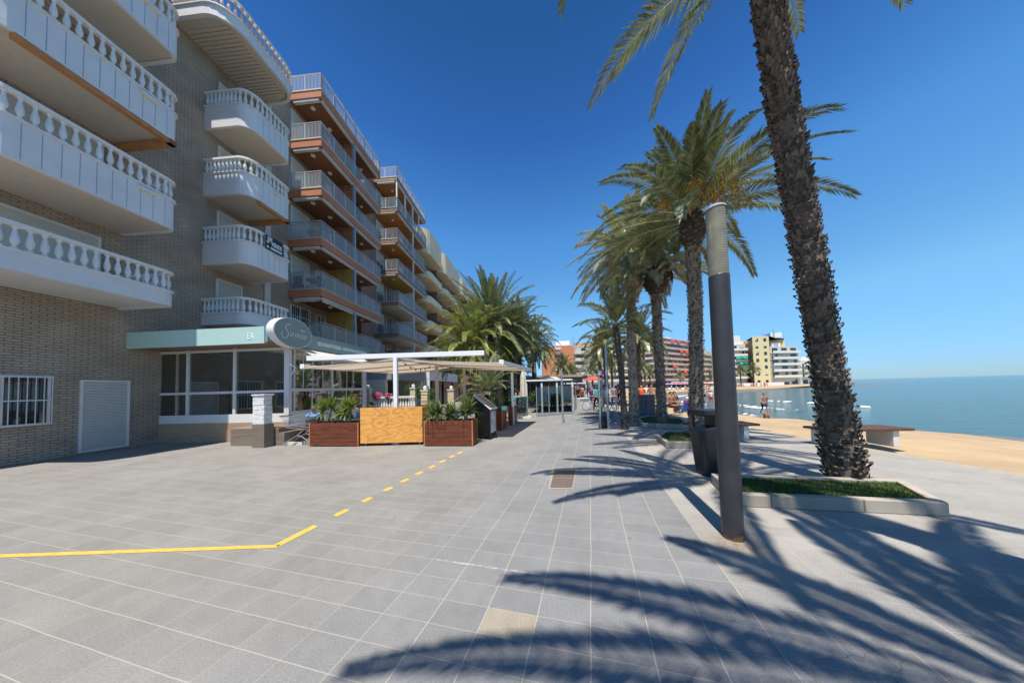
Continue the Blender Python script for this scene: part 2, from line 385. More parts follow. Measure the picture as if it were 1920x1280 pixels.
def surf(pix, wds, z=-.97):
    pts = [G(x, y, -1) for x, y in pix]; pts2 = []
    for a, b in zip(pts, pts[1:]):
        for t in range(6): pts2.append(a.lerp(b, t/6))
    pts2.append(pts[-1]); vs = []; n_ = len(pts2)
    for k, p in enumerate(pts2):
        wd = wds * (.25 + .75*sin(pi*k/(n_-1))) ; nx = Vector((-.25, .97, 0))
        vs += [p - nx*wd/2, p + Vector((0, 0, .16)), p + nx*wd/2]
        for q in (-3, -1): vs[q] = Vector((vs[q].x, vs[q].y, z))
    foam.add([(v.x, v.y, max(z, v.z)) for v in vs], [(3*k+i, 3*k+i+1, 3*k+i+4, 3*k+i+3) for k in range(n_-1) for i in (0, 1)])
surf([(1352, 757), (1383, 760), (1410, 763), (1440, 767), (1500, 771)], 2.6)
surf([(1268, 744), (1280, 742), (1290, 741.5)], 3.0)
surf([(1285, 746), (1294, 745.5), (1310, 748)], 2.6)
surf([(1265, 752), (1300, 756), (1330, 760)], .9)
surf([(1330, 770), (1383, 775), (1440, 786), (1520, 800)], .8, z=-.93)
surf([(1440, 752), (1520, 756), (1640, 765)], 1.6)
tag(foam.build('surf_foam', foam_mat()), kind='structure')

# yellow painted line
YEL = mat('yellow_paint', (.66, .40, .07), rough=.75, noise=.12, nscale=12)
mk = MB(); a0 = G(520, 1022); a1 = G(866, 846.5); dv = (a1-a0).normalized(); nv = Vector((dv.y, -dv.x, 0))
def dash(p, q, wd=.095):
    d = (q-p).normalized(); nn = Vector((d.y, -d.x, 0))*wd/2
    mk.add([v + Vector((0, 0, .004)) for v in (p-nn, p+nn, q+nn, q-nn)], [(0, 1, 2, 3)])
for x0, y0, x1, y1 in [(518, 1022, 594, 986), (628, 967, 651, 955), (680, 941, 697, 932.5), (720, 920.5, 735, 913), (753, 904, 766, 897.5), (782, 890, 794, 884.5), (806, 877.5, 816, 872.5), (827, 867.5, 836, 862.5), (845, 858, 853, 854), (860, 850.5, 868, 846.5)]:
    def onl(x, y): p = G(x, y); return a0 + dv*((p-a0).dot(dv))
    dash(onl(x0, y0), onl(x1, y1))
lp = a0 - dv*.02; dash(lp + Vector((.03, 0, 0)), lp + Vector((-3.2, -.05, 0)), .06)
struct(mk.build('road_marking', YEL))
# hair cracks / sawn line and pale efflorescence streak between slabs
# access cover
STEEL = mat('cover_steel', (.13, .105, .085), rough=.7, noise=.18, nscale=30)
c4 = [G(1040, 880.5), G(1079.5, 880.5), G(1072.5, 914.5), G(1031.5, 914)]
t = thing('access_cover', 'brown steel double access cover set flush in the grey paving', 'access cover', c4[3])
def lerp2(u, v_): return c4[3].lerp(c4[2], u).lerp(c4[0].lerp(c4[1], u), v_)
fr = MB(); q = [lerp2(-.07, -.06), lerp2(1.05, -.05), lerp2(1.05, 1.04), lerp2(-.16, 1.04)]
fr.add([(p.x, p.y, .004) for p in q], [(0, 1, 2, 3)]); fr.build('frame', mat('mortar_patch', (.34, .28, .22), rough=.9, noise=.1, nscale=20), t)
for v0, v1 in ((0, .475), (.5, 1)):
    pl = MB(); qq = [lerp2(0, v0), lerp2(1, v0), lerp2(1, v1), lerp2(0, v1)]; pl.add([(p.x, p.y, .008) for p in qq], [(0, 1, 2, 3)])
    for k in range(1, 9):
        pass
    pl.build('cover_plate', STEEL, t)

# kerbed planting beds with grass
STONE = mat('kerb_stone', (.36, .32, .26), noise=.12, nscale=5, bump=.3)
GRASS_ = mat('grass', (.075, .13, .03), rough=.9, noise=.35, nscale=60, island=.3)
SOIL = mat('bed_turf', (.06, .095, .028), rough=.95, col2=(.13, .095, .05), nscale=7, bump=1, bscale=80)
def bed(poly, label, blades, seed):
    c = sum((Vector((p[0], p[1], 0)) for p in poly), Vector())/len(poly)
    t = thing('planting_bed', label, 'planting bed', c, group='kerbed beds round the promenade palms')
    k = MB(); k.strip(poly, .11, -.02, .165, closed=True); k.build('kerb', brick_mat('kerb_blocks', (.37, .33, .265), (.32, .285, .23), (.15, .13, .11), bw=.82, bh=.6, mort=.010), t, bevel=.012)
    s = MB(); s.add([(c.x+(p[0]-c.x)*.99, c.y+(p[1]-c.y)*.99, .12) for p in poly], [tuple(range(len(poly)))])
    s.build('turf', SOIL, t)
    rn = random.Random(seed); g = MB(); n_ = len(poly)
    for _ in range(blades):
        i = rn.randrange(n_); a = Vector((poly[i][0], poly[i][1], 0)); b = Vector((poly[(i+1) % n_][0], poly[(i+1) % n_][1], 0))
        u, v = rn.random(), rn.random()
        if u+v > 1: u, v = 1-u, 1-v
        p = c + (a-c)*u*.9 + (b-c)*v*.9; h = rn.uniform(.02, .05); an = rn.uniform(0, 6.3); d = Vector((cos(an), sin(an), 0))*.006
        g.add([(p.x-d.x, p.y-d.y, .118), (p.x+d.x, p.y+d.y, .118), (p.x+rn.uniform(-.02, .02), p.y+rn.uniform(-.02, .02), .12+h)], [(0, 1, 2)])
    o = g.build('grass', GRASS_, t); o['kind'] = 'stuff'
    return t
def gp(L_): return [tuple(G(x, y).xy) for x, y in L_]
p1, p2, p3 = G(1333.5, 905), G(1378, 949), G(1440, 952); d = (p3-p2).normalized()
bed([tuple((p2).xy), tuple((p2+d*2.3).xy), tuple((p1+d*2.6).xy), tuple(p1.xy)], 'grass bed with pale stone kerb nearest the lamp post', 9000, 1)
bed(gp([(1249, 840), (1332, 840.5), (1346, 830), (1338, 820), (1300, 816), (1243, 817), (1231, 826)]), 'grass bed with pale stone kerb round the tall palm beside the litter bin', 4000, 2)
bed(gp([(1203, 801), (1281, 804), (1289, 797), (1279, 790), (1215, 784), (1194, 789)]), 'long grass bed with pale kerb round the palm with hanging dead fronds', 3000, 3)
# ------------------------------------------------------------------ buildings on the left
WHITE = mat('white_paint', (.70, .69, .66), rough=.5, noise=.04, nscale=4)
CREAMR = mat('cream_render', (.62, .56, .46), rough=.85, noise=.07, nscale=1.2, bump=.1)
TERRA = mat('terracotta_render', (.47, .19, .105), rough=.85, noise=.10, nscale=1.0)
SOFFIT = mat('brown_soffit', (.20, .085, .045), rough=.8, noise=.12, nscale=1.2)
BRICKC = brick_mat('cream_brick', (.46, .37, .28), (.40, .32, .24), (.22, .17, .13), bw=.24, bh=.075)
BRICKR = brick_mat('dark_brick', (.33, .16, .10), (.25, .125, .08), (.36, .27, .21), bw=.22, bh=.07)
SHUT = mat('shutter_slats', (.60, .58, .53), rough=.6, noise=.05)
DKGL = mat('window_glass_dark', (.02, .024, .028), rough=.04, spec=.9)
AWN = mat('awning_canvas', (.60, .57, .52), rough=.8, noise=.08, nscale=2, trans=.15)
MUST = mat('mustard_panel', (.42, .27, .05), rough=.7, noise=.12, nscale=1.5)
BROWNP = mat('brown_panel', (.30, .13, .05), rough=.7, noise=.15, nscale=1.5)
LAMPW = mat('ceiling_lamp_glass', (.75, .73, .68), rough=.3)
METG = mat('grey_metal', (.35, .37, .39), rough=.45, metal=.5)
RAILP = mat('railing_paint', (.43, .44, .44), rough=.4, metal=.1)
DARKM = mat('dark_metal', (.035, .036, .038), rough=.45, noise=.15, nscale=4)

def railing(b, path, z, h=1.0, sp=.09, bw=.034, post=1.0, r=.022):
    """flat bar railing along a 2D path"""
    for a, c in zip(path, path[1:]):
        a = Vector((a[0], a[1], 0)); c = Vector((c[0], c[1], 0)); L_ = (c-a).length; n = max(1, round(L_/sp)); m = max(1, round(L_/post))
        up = Vector((0, 0, 1))
        b.bar(a+up*(z+h), c+up*(z+h), .05, .03); b.bar(a+up*(z+h-.12), c+up*(z+h-.12), .035, .025); b.bar(a+up*(z+.07), c+up*(z+.07), .035, .03)
        for k in range(n+1):
            p = a.lerp(c, k/n); b.bar(p+up*(z+.07), p+up*(z+h-.12), bw, .012, up=(c-a).normalized().cross(up))
        for k in range(m+1):
            p = a.lerp(c, k/m); b.bar(p+up*z, p+up*(z+h), .055, .055)

def window(parent, x, y0, y1, z0, z1, kind='shutter', axis='x', shade=.5):
    """a window on the wall plane x (facing +x), spanning y0..y1"""
    f = MB(); t = .05
    f.box(x, x+.05, y0, y1, z1-t, z1); f.box(x, x+.05, y0, y1, z0, z0+t); f.box(x, x+.05, y0, y0+t, z0+t, z1-t); f.box(x, x+.05, y1-t, y1, z0+t, z1-t)
    if kind != 'shutter': f.box(x+.005, x+.04, (y0+y1)/2-.02, (y0+y1)/2+.02, z0+t, z1-t)
    o = f.build('window', WHITE, parent)
    g = MB(); g.box(x-.02, x+.015, y0+t, y1-t, z0+t, z1-t); g.build('pane', DKGL, o)
    if kind == 'shutter':
        s = MB(); zz_ = z1-t; zb = z0+t+(z1-z0)*(1-shade)
        while zz_ > zb: s.box(x+.016, x+.03, y0+t, y1-t, zz_-.045, zz_-.005); zz_ -= .05
        s.build('shutter', SHUT, o)
    if kind == 'grille':
        s = MB(); n = int((y1-y0)/.12)
        for k in range(n+1): s.box(x+.09, x+.105, y0+(y1-y0)*k/n-.007, y0+(y1-y0)*k/n+.007, z0, z1)
        for zq in (z0+.05, (z0+z1)/2, z1-.05): s.box(x+.105, x+.12, y0, y1, zq-.015, zq+.015)
        s.build('grille', WHITE, o)
    return o

def awning_roll(parent, a, c, z, drop=0.0, seed=0):
    b = MB(); a = Vector((a[0], a[1], z)); c = Vector((c[0], c[1], z)); d = (c-a); L_ = d.length; d.normalize()
    side = d.cross(Vector((0, 0, 1)))
    b.bar(a, c, .16, .13)
    if drop:
        rn = random.Random(seed); n = int(L_/.06); vs = []
        for k in range(n+1):
            p = a + d*(L_*k/n); dz = drop*(.75+.25*abs(sin(k*.75))) + rn.uniform(-.01, .01)
            o_ = side*(.02*sin(k*.9)); vs += [p - Vector((0, 0, .05)), p + o_ - Vector((0, 0, .05+dz))]
        b.add(vs, [(2*k, 2*k+1, 2*k+3, 2*k+2) for k in range(n)])
    return b.build('awning', AWN, parent)

SROT = -R(4.08)
# ---- building with terracotta balconies
c0 = at(602.7, 602.5, 14.94)
B1 = thing('apartment_building', 'tall cream brick apartment block with terracotta edged balconies and white railings', 'building', (c0.x, c0.y, 0), SROT)
L1, DP = 6.1, 2.08
b = MB(); b.box(-10, -DP, -.9, 7.4, 0, 19.26); b.build('wall', BRICKC, B1)
b = MB(); b.box(-DP-.3, -DP+.03, -.9, 7.4, 0, 4.26); b.build('ground_floor_wall', mat('brown_tile', (.16, .12, .10), rough=.6, noise=.2), B1)
for k in range(6):
    z = 4.78 + 3.0*k; top = k == 5
    b = MB(); b.box(-DP, 0, 0, L1, z-.47, z-.05)
    if top: b.box(-10.1, -DP, -.9, 7.4, z-.47, z-.05)
    bal = b.build('balcony', TERRA, B1)
    b = MB(); b.box(-DP, .035, -.035, L1+.035, z-.047, z)
    if top: b.box(-10.1, -DP, -.93, 7.43, z-.047, z)
    b.build('coping', mat('cream_coping', (.60, .52, .42), rough=.7, noise=.05), bal)
    b = MB(); b.box(-DP+.003, -.10, .10, L1-.10, z-.483, z-.472); b.build('soffit', SOFFIT, bal)
    b = MB(); railing(b, [(-DP, .03), (-.03, .03), (-.03, L1-.03), (-DP, L1-.03)], z, 1.0)
    if top: railing(b, [(-9.9, -.85), (-DP-.05, -.85), (-DP-.05, .03)], z, 1.0, sp=.15)
    b.build('railing', RAILP, bal)
    zl = z-.49
    for yy in (.55, 1.9, 3.7, 5.1):
        b = MB(); b.lathe((-1.0, yy, zl-.06), [(.06, -.02), (.12, 0), (.13, .05), (.13, .065)], 14); b.build('ceiling_light', LAMPW, bal)
    awning_roll(B1, (-DP+.25, .12), (-.22, .12), z-.56, 0 if k > 1 else .12, k)
    awning_roll(B1, (-.12, .18), (-.12, 2.92), z-.56, {5: 0, 4: 0, 3: 0, 2: .06, 1: .16, 0: .25}[k], k)
    awning_roll(B1, (-.12, 3.1), (-.12, L1-.15), z-.56, {5: 0, 4: 0, 3: 0, 2: .05, 1: .08, 0: .22}[k], k+9)
    if k < 5:
        b = MB(); b.box(-.16, -.02, 2.93, 3.07, z, z+2.5); b.build('post', METG, B1)
        # partition screen between the two flats
        b = MB(); zt = z+2.51; b.box(-DP, -.17, 2.985, 3.015, z+.02, zt); pt = b.build('partition', MUST if k < 2 else BROWNP, B1)
        b = MB()
        for xx in (-DP+.03, -1.35, -.75, -.2): b.box(xx-.02, xx+.02, 2.96, 2.984, z, zt)
        for xx0, xx1, q in ((-1.35, -.75, .75), (-1.35, -.75, 1.55), (-.75, -.2, .5), (-.75, -.2, 1.25), (-.75, -.2, 2.0), (-DP, -1.35, 1.1), (-DP, -.2, 2.45)): b.box(xx0+.02, xx1-.02, 2.963, 2.984, z+q-.015, z+q+.015)
        b.build('partition_frame', METG, pt)
        window(B1, -DP, .15, 1.45, z+.05 if k else z+.9, z+2.2, 'grille' if k == 0 else 'shutter', shade=.85 if k % 2 else 1.0)
        window(B1, -DP, 2.0, 2.75, z+.9, z+2.1, 'grille' if k == 0 else 'shutter', shade=.3)
        window(B1, -DP, 3.5, 4.6, z+.05, z+2.2, 'shutter', shade=.6)
        window(B1, -DP, 5.0, 5.8, z+.9, z+2.1, 'plain')
def patio(px_, z, lab, c_):
    t = thing('patio_table', lab, 'table', (0, 0, 0), SROT); t.location = Vector((B1.location.x, B1.location.y, 0)) + Matrix.Rotation(SROT, 3, 'Z') @ Vector((-.95, px_, z))
    b = MB(); b.lathe((0, 0, 0), [(.5, .70), (.52, .72), (.5, .74)], 20); b.build('top', c_, t, local=True)
    b = MB(); b.lathe((0, 0, 0), [(.2, 0), (.04, .05), (.04, .7)], 8); b.build('leg', METG, t, local=True)
def pchair(x, y, z, rz, lab, c_):
    t = thing('patio_chair', lab, 'chair', (0, 0, 0), SROT+rz); t.location = Vector((B1.location.x, B1.location.y, 0)) + Matrix.Rotation(SROT, 3, 'Z') @ Vector((x, y, z))
    b = MB(); b.box(-.25, .25, -.25, .25, .4, .45); b.build('seat', c_, t, local=True); b = MB(); b.box(-.25, .25, -.27, -.22, .45, .95); b.build('backrest', c_, t, local=True)
    for x0 in (-.23, .2):
        for y0 in (-.25, .22): b = MB(); b.box(x0, x0+.03, y0, y0+.03, 0, .4); b.build('leg', c_, t, local=True)
patio(.75, 7.78, 'dark round table on the second terracotta balcony from the bottom', mat('dark_table', (.03, .03, .035), rough=.4)); pchair(-1.75, .6, 7.78, 0, 'dark chair beside the round table on the second terracotta balcony', DARKM)
pchair(-1.7, .55, 4.78, .4, 'red chair on the lowest terracotta balcony above the restaurant', mat('red_chair', (.45, .03, .02), rough=.6)); patio(.8, 10.78, 'pale table on the third terracotta balcony from the bottom', mat('pale_table', (.55, .50, .32), rough=.6))
# brick party pier and pale window strips at the far end
b = MB(); b.box(-DP-.2, -DP+.25, 6.25, 7.35, 0, 19.2); b.build('pier', BRICKR, B1)
b = MB(); b.bar((-3.2, 3.1, 20.8), (-3.2, 3.1, 22.0), .05); b.bar((-3.5, 3.1, 21.7), (-2.9, 3.1, 21.7), .03); b.bar((-3.4, 3.1, 21.9), (-3.0, 3.1, 21.9), .02); b.build('aerial', METG, B1)

# ---- second block, dark brick with blue grey railings
c0 = at(746.5, 543.3, 24.2)
B2 = thing('apartment_building', 'dark red brick apartment block with pale railings, beyond the terracotta balconies', 'building', (c0.x, c0.y, 0), SROT)
L2 = 6.75; DP2 = 2.3
b = MB(); b.box(-10, -DP2, -1.8, 7.0, 0, 21.6); b.build('wall', BRICKR, B2)
b = MB(); b.box(-DP2-.02, -DP2+.25, -1.85, -.55, 0, 21.5); b.build('pier', BRICKR, B2)
WARMS = mat('warm_soffit', (.42, .17, .05), rough=.75, noise=.15)
WSOF = mat('white_soffit', (.55, .52, .44), rough=.8, noise=.06)
for k in range(7):
    z = 4.1 + 3.0*k; top = k == 6
    b = MB(); b.box(-DP2, 0, 0, L2, z-.36, z-.045)
    if top: b.box(-10, -DP2, -1.8, 7.0, z-.36, z-.045)
    bal = b.build('balcony', BRICKR, B2)
    b = MB(); b.box(-DP2, .03, -.03, L2+.03, z-.043, z); b.build('coping', METG if k % 2 else mat('cream_coping', (.6, .52, .42)), bal)
    b = MB(); b.box(-DP2+.003, -.06, .06, L2-.06, z-.372, z-.362); b.build('soffit', WSOF if k in (0, 1, 2) else (MUST if k == 3 else WARMS), bal)
    b = MB(); railing(b, [(-DP2, .03), (-.03, .03), (-.03, L2-.03), (-DP2, L2-.03)], z, 1.0, sp=.12)
    if top: railing(b, [(-DP2-.1, -1.6), (-DP2-.1, .03)], z, 1.0, sp=.14)
    b.build('railing', RAILP, bal)
    for yy in (1.2, 4.8):
        b = MB(); b.lathe((-1.1, yy, z-.44), [(.05, -.05), (.12, 0), (.12, .06)], 12); b.build('ceiling_light', LAMPW, bal)
    if k >= 3: awning_roll(B2, (-DP2+.3, .1), (-.25, .1), z-.42, .1 if k in (3, 6) else 0, k)
    if k >= 2:
        awning_roll(B2, (-.1, .2), (-.1, 3.3), z-.43, .12 if k in (3, 6) else 0, k)
        awning_roll(B2, (-.1, 3.6), (-.1, L2-.2), z-.43, 0, k)
    if k < 6:
        b = MB(); b.box(-.14, -.02, 3.4, 3.5, z, z+2.63); b.build('post', WHITE, B2)
        b = MB(); b.box(-DP2, -.15, 3.43, 3.46, z+.02, z+2.0); b.build('partition', BRICKR if k > 2 else WSOF, B2)
        window(B2, -DP2, .3, 1.5, z+.05, z+2.2, 'shutter', shade=.5); window(B2, -DP2, 2.0, 3.0, z+.05, z+2.2, 'plain')
        window(B2, -DP2, 3.9, 5.2, z+.05, z+2.2, 'shutter', shade=.7); window(B2, -DP2, 5.6, 6.4, z+.9, z+2.1, 'plain')
b = MB(); b.box(-.13, -.02, .05, .15, 19.1, 21.72); b.box(-.13, -.02, 1.7, 1.8, 19.1, 21.72); b.box(-.13, -.02, 4.9, 5.0, 19.1, 21.72); b.build('post', WHITE, B2)
b = MB(); n = 16
for q in range(n): b.box(-1.2+q*.07, -1.16+q*.07, L2-.1, L2-.07, 10.1+.02, 12.1)
b.build('slatted_screen', MUST, B2)

# ---- third block, beige render with curved balcony fronts
c0 = at(803, 600, 31.3)
B3 = thing('apartment_building', 'beige rendered block with rounded balcony fronts behind the bushy palms', 'building', (c0.x, c0.y, 0), SROT)
BEIGE = mat('beige_render', (.80, .64, .43), rough=.9, noise=.07, nscale=.8)
BROWNW = mat('brown_facade', (.30, .18, .12), rough=.85, noise=.12, nscale=1)
b = MB(); b.box(-11, -2.2, -.2, 26, 0, 20.2); b.build('wall', BROWNW, B3)
bays = [(0, 5.6, .0), (5.9, 14.6, .15), (14.9, 24.6, .3)]
def curved(y0, y1, off, r=1.5):
    x = off
    return [(-2.2, y0)] + [(x-r, y0)] + [(x-r+r*sin(R(a)), y0+r-r*cos(R(a))) for a in range(15, 91, 15)] + [(x, y1-.5)] + [(x-.5+.5*cos(R(a)), y1-.5+.5*sin(R(a))) for a in range(30, 91, 30)] + [(-2.2, y1)]
for fl in range(7):
    z = 3.7 + 3.1*fl
    for (y0, y1, off) in bays:
        pth = curved(y0, y1, off)
        if fl == 5: hi, lo = z+1.9-.1, z-.6
        b = MB()
        if fl < 6:
            b.prism(pth, z-.42, z-.06)
            b.strip(pth, .12, z-.06, z+(.42 if fl < 5 else 2.55))
            if fl == 5: pass
            bal = b.build('balcony', BEIGE, B3)
            b = MB()
            if fl < 5:
                b.strip([(p[0]-.03, p[1]) for p in pth], .03, z+.98, z+1.02)
                for a_, c_ in zip(pth, pth[1:]):
                    a_ = Vector((a_[0]-.04, a_[1], 0)); c_ = Vector((c_[0]-.04, c_[1], 0)); m = max(1, int((c_-a_).length/.14))
                    for q in range(m): p = a_.lerp(c_, q/m); b.box(p.x-.01, p.x+.01, p.y-.01, p.y+.01, z+.42, z+.98)
                b.build('railing', DARKM, bal)
                window(B3, -2.2, y0+.8, y0+2.4, z, z+2.2, 'plain'); window(B3, -2.2, y1-2.6, y1-1.0, z, z+2.2, 'shutter')
for (y0, y1, off) in bays: b = MB(); b.box(-2.2, -.9, y1-.05, y1+.25, 0, 19.5); b.build('bay_wall', BROWNW, B3)
b = MB(); b.box(-9, -3, 2, 8, 20.2, 21.5); b.build('roof_hut', BEIGE, B3)

# ---- fourth block, brown upper floors seen over the palms
p = at(945, 700, 52)
B4 = thing('apartment_building', 'long brown block with reddish roofline, showing between the palms on the left', 'building', (p.x-3, 50, 0), -R(17.5))
b = MB(); b.box(-14, 0, 0, 24, 0, 18.5); b.build('wall', BROWNW, B4)
for k in range(6):
    z = 3.2+3*k
    b = MB(); b.box(0, 1.3, .2, 23.8, z-.3, z); bal = b.build('balcony', TERRA if k == 5 else BEIGE, B4)
    b = MB(); railing(b, [(0, .25), (1.27, .25), (1.27, 23.7)], z, 1.0, sp=.3, bw=.04, post=2.5); b.build('railing', DARKM, bal)
    if k < 5:
        for q in range(5): window(B4, 0, 1+q*4.6, 3+q*4.6, z+.05, z+2.2, 'plain')
b = MB(); b.prism([(-14.5, -.5), (1.6, -.5), (1.6, 24.5), (-14.5, 24.5)], 18.5, 18.8); b.build('roof', TERRA, B4)
for q in range(4):
    b = MB(); b.box(-.02, .15, 1+q*5.8, 4.6+q*5.8, .1, 2.6); b.build('shop_front', mat('shop_dark', (.05, .05, .055), rough=.25, noise=.5, nscale=.7), B4)
# ---- low shops below the second and third blocks: dark arcades with pale fascia
WSIGN = mat('white_panel', (.80, .79, .77), rough=.45)
pA = at(790, 720, 26.0)
SH = thing('arcade_shop', 'white walled shop front with dark openings under the brick block', 'shop', (pA.x-.2, 20.0, 0), SROT)
b = MB(); b.box(-3.0, 0, 0, 6.4, 2.6, 3.75); b.build('fascia', mat('grey_fascia', (.28, .29, .31), rough=.6, noise=.06), SH)
b = MB(); b.box(-3.0, -.5, 0, .35, 0, 2.6); b.build('pillar', CREAMR, SH); b = MB(); b.box(-3, -.2, 5.9, 6.4, 0, 2.6); b.build('pillar', CREAMR, SH)
b = MB(); b.box(-3.0, -2.9, .3, 6.0, 0, 2.6); b.build('back_wall', mat('shop_dark', (.05, .05, .055)), SH)
SH2 = thing('arcade_shop', 'bright white panelled shop front beyond the terrace garden', 'shop', (pA.x+.5, 27.0, 0), SROT)
b = MB(); b.box(-4.5, 0, 0, .2, 0, 3.6); b.box(-4.5, 0, .2, 12, 2.7, 3.6); b.build('wall', WSIGN, SH2)
b = MB()
for q in range(4): b.box(-4.4, .012, -.012, -.001, .6+q*.75, .62+q*.75)
b.build('panel_joint', METG, SH2)
b = MB()
for q in range(3): b.box(-1.6, -.1, 1+q*3.7, 3.9+q*3.7, .05, 2.6)
b.build('shop_window', mat('shop_dark', (.05, .05, .055)), SH2)
# ---- nearest block: white balustraded rounded balconies
c0 = at(546.5, 600, 12.9)
B0 = thing('apartment_building', 'white fronted apartment block with rounded balustrade balconies above the restaurant', 'building', (c0.x, c0.y, 0), SROT)
b = MB(); b.box(-12, -2.1, -9.5, 1.15, 0, 18.6); b.build('wall', BRICKC, B0)
WPAN = mat('white_facade_panel', (.66, .66, .655), rough=.6, noise=.05, nscale=1.5)
CRSOF = mat('cream_soffit', (.55, .49, .40), rough=.8, noise=.05)
BAL_PROF = [(.055, 0), (.055, .04), (.03, .06), (.03, .09), (.06, .17), (.062, .23), (.045, .33), (.028, .42), (.028, .48), (.05, .50), (.05, .54)]
def bal_path(y0, y1, r=.55, x=0.0, r2=.3):
    return [(-2.1, y0)] + [(x-r+r*sin(R(a)), y0+r-r*cos(R(a))) for a in range(0, 91, 15)] + [(x-r2+r2*cos(R(a)), y1-r2+r2*sin(R(a))) for a in range(0, 91, 30)] + [(-2.1, y1)]
def balusters(b, pth, z, h=.54, sp=.19, n=8, k=1.0):
    d = 0; nxt = .1
    for a, c in zip(pth, pth[1:]):
        a = Vector(a); c = Vector(c); L_ = (c-a).length
        while nxt <= d+L_:
            p = a.lerp(c, (nxt-d)/L_); b.lathe((p.x, p.y, z), [(r_*k, q*h/.54) for r_, q in BAL_PROF], n); nxt += sp
        d += L_
def inset(pth, e): return [(x-e if x > -2.05 else x, y+(e if i < len(pth)/2 else -e)) for i, (x, y) in enumerate(pth)]
for k, zr in enumerate((5.85, 8.95, 11.98, 15.0)):
    for (y0, y1) in ((-2.05, 0), (-7.6, -4.2)):
        pth = bal_path(y0, y1)
        b = MB(); b.strip(pth, .1, zr-1.66 if k else zr-1.15, zr-.70); b.prism(inset(pth, .03), zr-1.60 if k else zr-1.1, zr-1.2 if k else zr-.9)
        bal = b.build('balcony', WPAN, B0)
        b = MB()
        yq = y0+.62
        while yq < y1-.1: b.box(-.012, .003, yq-.006, yq+.006, zr-1.6, zr-.72); yq += .27
        if k: b.build('panel_joint', METG, bal)
        b = MB(); b.strip(inset(pth, -.035), .15, zr-.70, zr-.64); b.build('ledge', WHITE, bal)
        b = MB(); b.strip(inset(pth, -.02), .14, zr-.09, zr); b.build('handrail', WHITE, bal)
        b = MB(); balusters(b, inset(pth, .05), zr-.64, .55); b.build('balustrade', WHITE, bal, smooth=False)
        if k:
            b = MB(); b.box(.0, .12, y1-.95, y1-.6, zr-.86, zr-.80); b.build('small_shelf', WHITE, bal)
            b = MB(); b.prism(inset(pth, .12), zr-1.625, zr-1.602); b.build('soffit', CRSOF, bal)
        if k == 2:
            b = MB(); b.box(-2.0, .0, y1-.28, y1-.1, zr-1.80, zr-1.64); b.box(-.16, 0, y0+.5, y1-.1, zr-1.80, zr-1.66); b.build('timber_beam', mat('orange_timber', (.45, .20, .07), rough=.6, noise=.15), bal)
        window(B0, -2.1, y0+.5, y1-.5, zr-1.0, zr+1.1, 'shutter', shade=.7)
# top floor: wide rounded roof balcony with ribbed soffit
for (y0, y1) in ((-3.2, .15), (-8.6, -4.4)):
    pth = bal_path(y0, y1, r=.9, x=.25, r2=.8); z = 17.15
    b = MB(); b.strip(pth, .12, z-.42, z); b.prism(inset(pth, .04), z-.25, z-.1); bal = b.build('balcony', WPAN, B0)
    b = MB(); b.strip(inset(pth, -.05), .2, z, z+.05); b.build('ledge', WHITE, bal)
    b = MB(); b.strip(inset(pth, -.02), .14, z+.68, z+.76); b.build('handrail', WHITE, bal)
    b = MB(); balusters(b, inset(pth, .05), z+.05, .63); b.build('balustrade', mat('pinkish_stone', (.55, .43, .38), rough=.7, noise=.05), bal)
    b = MB(); b.prism(inset(pth, .13), z-.34, z-.3)
    yq = y0+.5
    while yq < y1-.35: b.box(-2.0, -.15, yq-.05, yq+.03, z-.37, z-.341); yq += .13
    b.build('ribbed_soffit', CRSOF, bal)
b = MB(); b.box(-2.2, -1.5, -.8, -.2, 17.0, 19.3); b.build('chimney', mat('cream_coping', (.6, .52, .42)), B0)
b = MB(); b.box(-2.1, -1.75, .1, .35, 17.0, 18.9); b.build('chimney', BRICKR, B0)
b = MB(); b.box(-2.08, -2.03, .55, .85, 4.6, 18); b.build('pale_strip', SHUT, B0)
for y0 in (-9.0, -6.9): window(B0, -2.1, y0, y0+1.4, 1.0, 2.4, 'grille')
window(B0, -2.1, -5.0, -4.0, .05, 2.3, 'shutter', shade=1.0)
# black lettered sale board hung on the second balustrade
t = thing('sale_sign', 'small black sign with white lettering hung on the white balustrade', 'sign', at(519, 465, 12.1), SROT)
P0 = B0.location; 
t.location = Vector((P0.x, P0.y, 0)) + Matrix.Rotation(SROT, 3, 'Z') @ Vector((.075, -.95, 8.60))
b = MB(); b.box(-.01, .0, -.42, .42, -.33, .33); b.build('board', mat('black_board', (.02, .02, .035), rough=.4), t, local=True)
b = text_mesh('SE', .26, .9, .003, .01); xform(b, lambda v: (-v.y+.004, v.x-.22, v.z+.17))
b2 = text_mesh('VENDE', .26, .62, .003, .01); xform(b2, lambda v: (-v.y+.004, v.x+.1, v.z+.0)); b.add(b2.v, b2.f)
for q, (u0, u1, v0) in enumerate(((-.36, -.26, .02), (-.36, -.26, -.2), (-.18, .36, -.2))): b.box(.0, .006, u0, u1, v0-.05, v0+.04)
b.build('lettering', WHITE, t, local=True)

